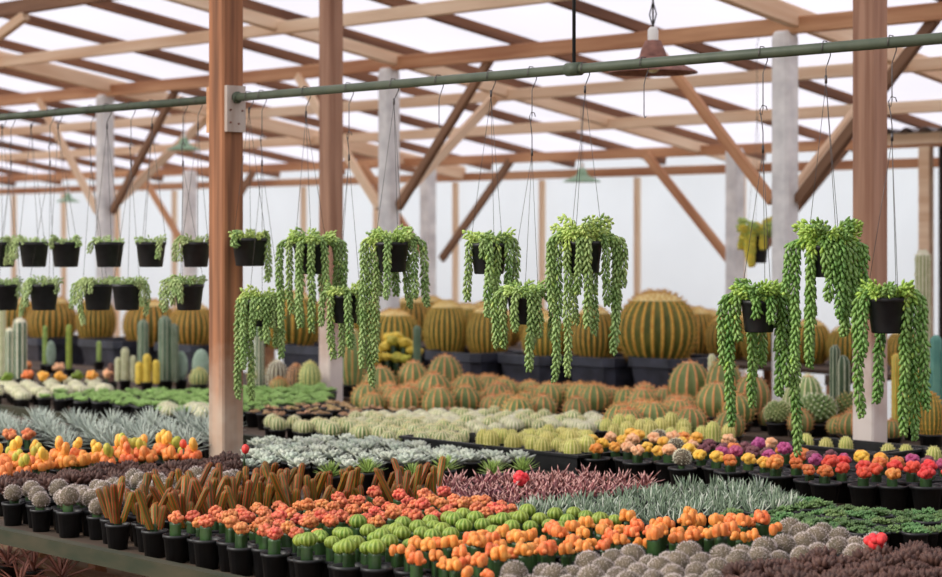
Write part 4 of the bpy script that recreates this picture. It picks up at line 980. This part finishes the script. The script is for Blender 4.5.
# ribbed barrels across the second bench
bed('barrel_cactus', MIDB, [(352, 420), (368, 392), (480, 380), (600, 382), (690, 386), (745, 396), (760, 426), (640, 426), (480, 415), (400, 418)], .08, Z2, .16, .155, 'orange-spined ribbed barrel cactus', 'cactus', 'ribbed barrels in the middle of the second bench', sc=(.78, 1.02), ymin=5.9, ymax=7.7)
bed('barrel_cactus', MIDB, [(745, 430), (745, 398), (860, 396), (950, 400), (950, 436), (860, 432)], .06, Z2, .15, .14, 'small orange-spined barrel cactus', 'cactus', 'ribbed barrels at the right of the second bench', sc=(.6, .85), ymin=6.92, ymax=7.7)
for q, (px, yb, w, h) in enumerate([(380, 413, 36, 36), (413, 408, 34, 40), (434, 420, 38, 36), (468, 417, 34, 32), (445, 403, 36, 38), (398, 420, 20, 18), (498, 420, 30, 26)]):
    loner('barrel_cactus', px, yb, Z2, f"orange-spined ribbed barrel below the yellow crested cactus, {ordn(q+1)} of its cluster", bar_build(w, h, 13, OB_BODY, OB_SPINE, OB_WOOL, .17, 3, .018), group='barrels below the yellow crest')
for px, yb, z, mm, lab in ((876, 590, Z1, REDC, 'single red grafted cactus among the grey fuzzy balls'), (521, 518, Z1, REDC, 'single red grafted cactus among the maroon aloes'), (10, 466, Z1, CORAL, 'coral grafted cactus at the left edge before the agaves'), (28, 466, Z1, CORAL, 'second coral grafted cactus from the left edge before the agaves')):
    loner('moon_cactus', px, yb, z, lab, moon_build(mm, .022, .05))
def bud(t, k, D):
    new('pot', POT_S, t); b = MB(); tube(b, [(0, 0, .06), (.004, 0, .12), (0, .003, .155)], .004, STEM, 6); new('stem', b.mesh('stem'), t)
    b = MB(); crown_flat(b, (0, .003, .165), .014, REDC, REDC, 8, 1.3); new('bud', b.mesh('bud'), t)
loner('bud_cactus', 245, 494, Z1, 'red bud on a thin stalk right beside the reddish post', bud)
loner('bud_cactus', 183, 488, Z1, 'red bud on a thin stalk left of the reddish post', bud)
# reddish aloes on the lower shelf
RALOE = ros('rosette', lambda b: rosette(b, 16, .16, .02, .008, REDALOE, .3, 1.3, -.3, 'lance', None, (0, 0, .07), .6, .2, 5))
for q, (px, py) in enumerate([(8, 566), (34, 572), (62, 580), (20, 590)]):
    p = at(px, py, .3); place(RALOE[q % 4], 'red_aloe', (p.x, p.y, .23), U(0, 6), 1, f"reddish aloe on the shelf below the mossy rail, {ordn(q+1)} from the left", 'aloe', 'aloes below the front bench')

# ------------------------------------------------------------------ light, world, camera
sc = bpy.context.scene
w = bpy.data.worlds.new('World'); sc.world = w; w.use_nodes = True
bg = w.node_tree.nodes['Background']; bg.inputs['Color'].default_value = (.95, .98, 1, 1); bg.inputs['Strength'].default_value = 1.36
sl = bpy.data.lights.new('Sun', 'SUN'); sl.energy = 2.9; sl.angle = R_(28); sl.color = (1, .94, .84)
so = bpy.data.objects.new('Sun', sl); COL.objects.link(so); so.location = (0, 0, 12)
so.rotation_euler = Vector((.55, 1, -.72)).to_track_quat('-Z', 'Y').to_euler()
cd = bpy.data.cameras.new('Camera'); cam = bpy.data.objects.new('Camera', cd); COL.objects.link(cam)
cam.location = (0, 0, EYE); cam.rotation_euler = (pi/2, 0, pi/2-TH)
cd.sensor_width = 36; cd.lens = FPX/942*36; cd.shift_y = -(288.5-HY)/942; cd.clip_start = .1; cd.clip_end = 200
cd.dof.use_dof = True; cd.dof.focus_distance = 6.3; cd.dof.aperture_fstop = 3.6
sc.camera = cam
sc.view_settings.view_transform = 'Standard'; sc.view_settings.look = 'None'; sc.view_settings.gamma = 1
sc.view_settings.use_curve_mapping = False; sc.view_settings.exposure = -.04
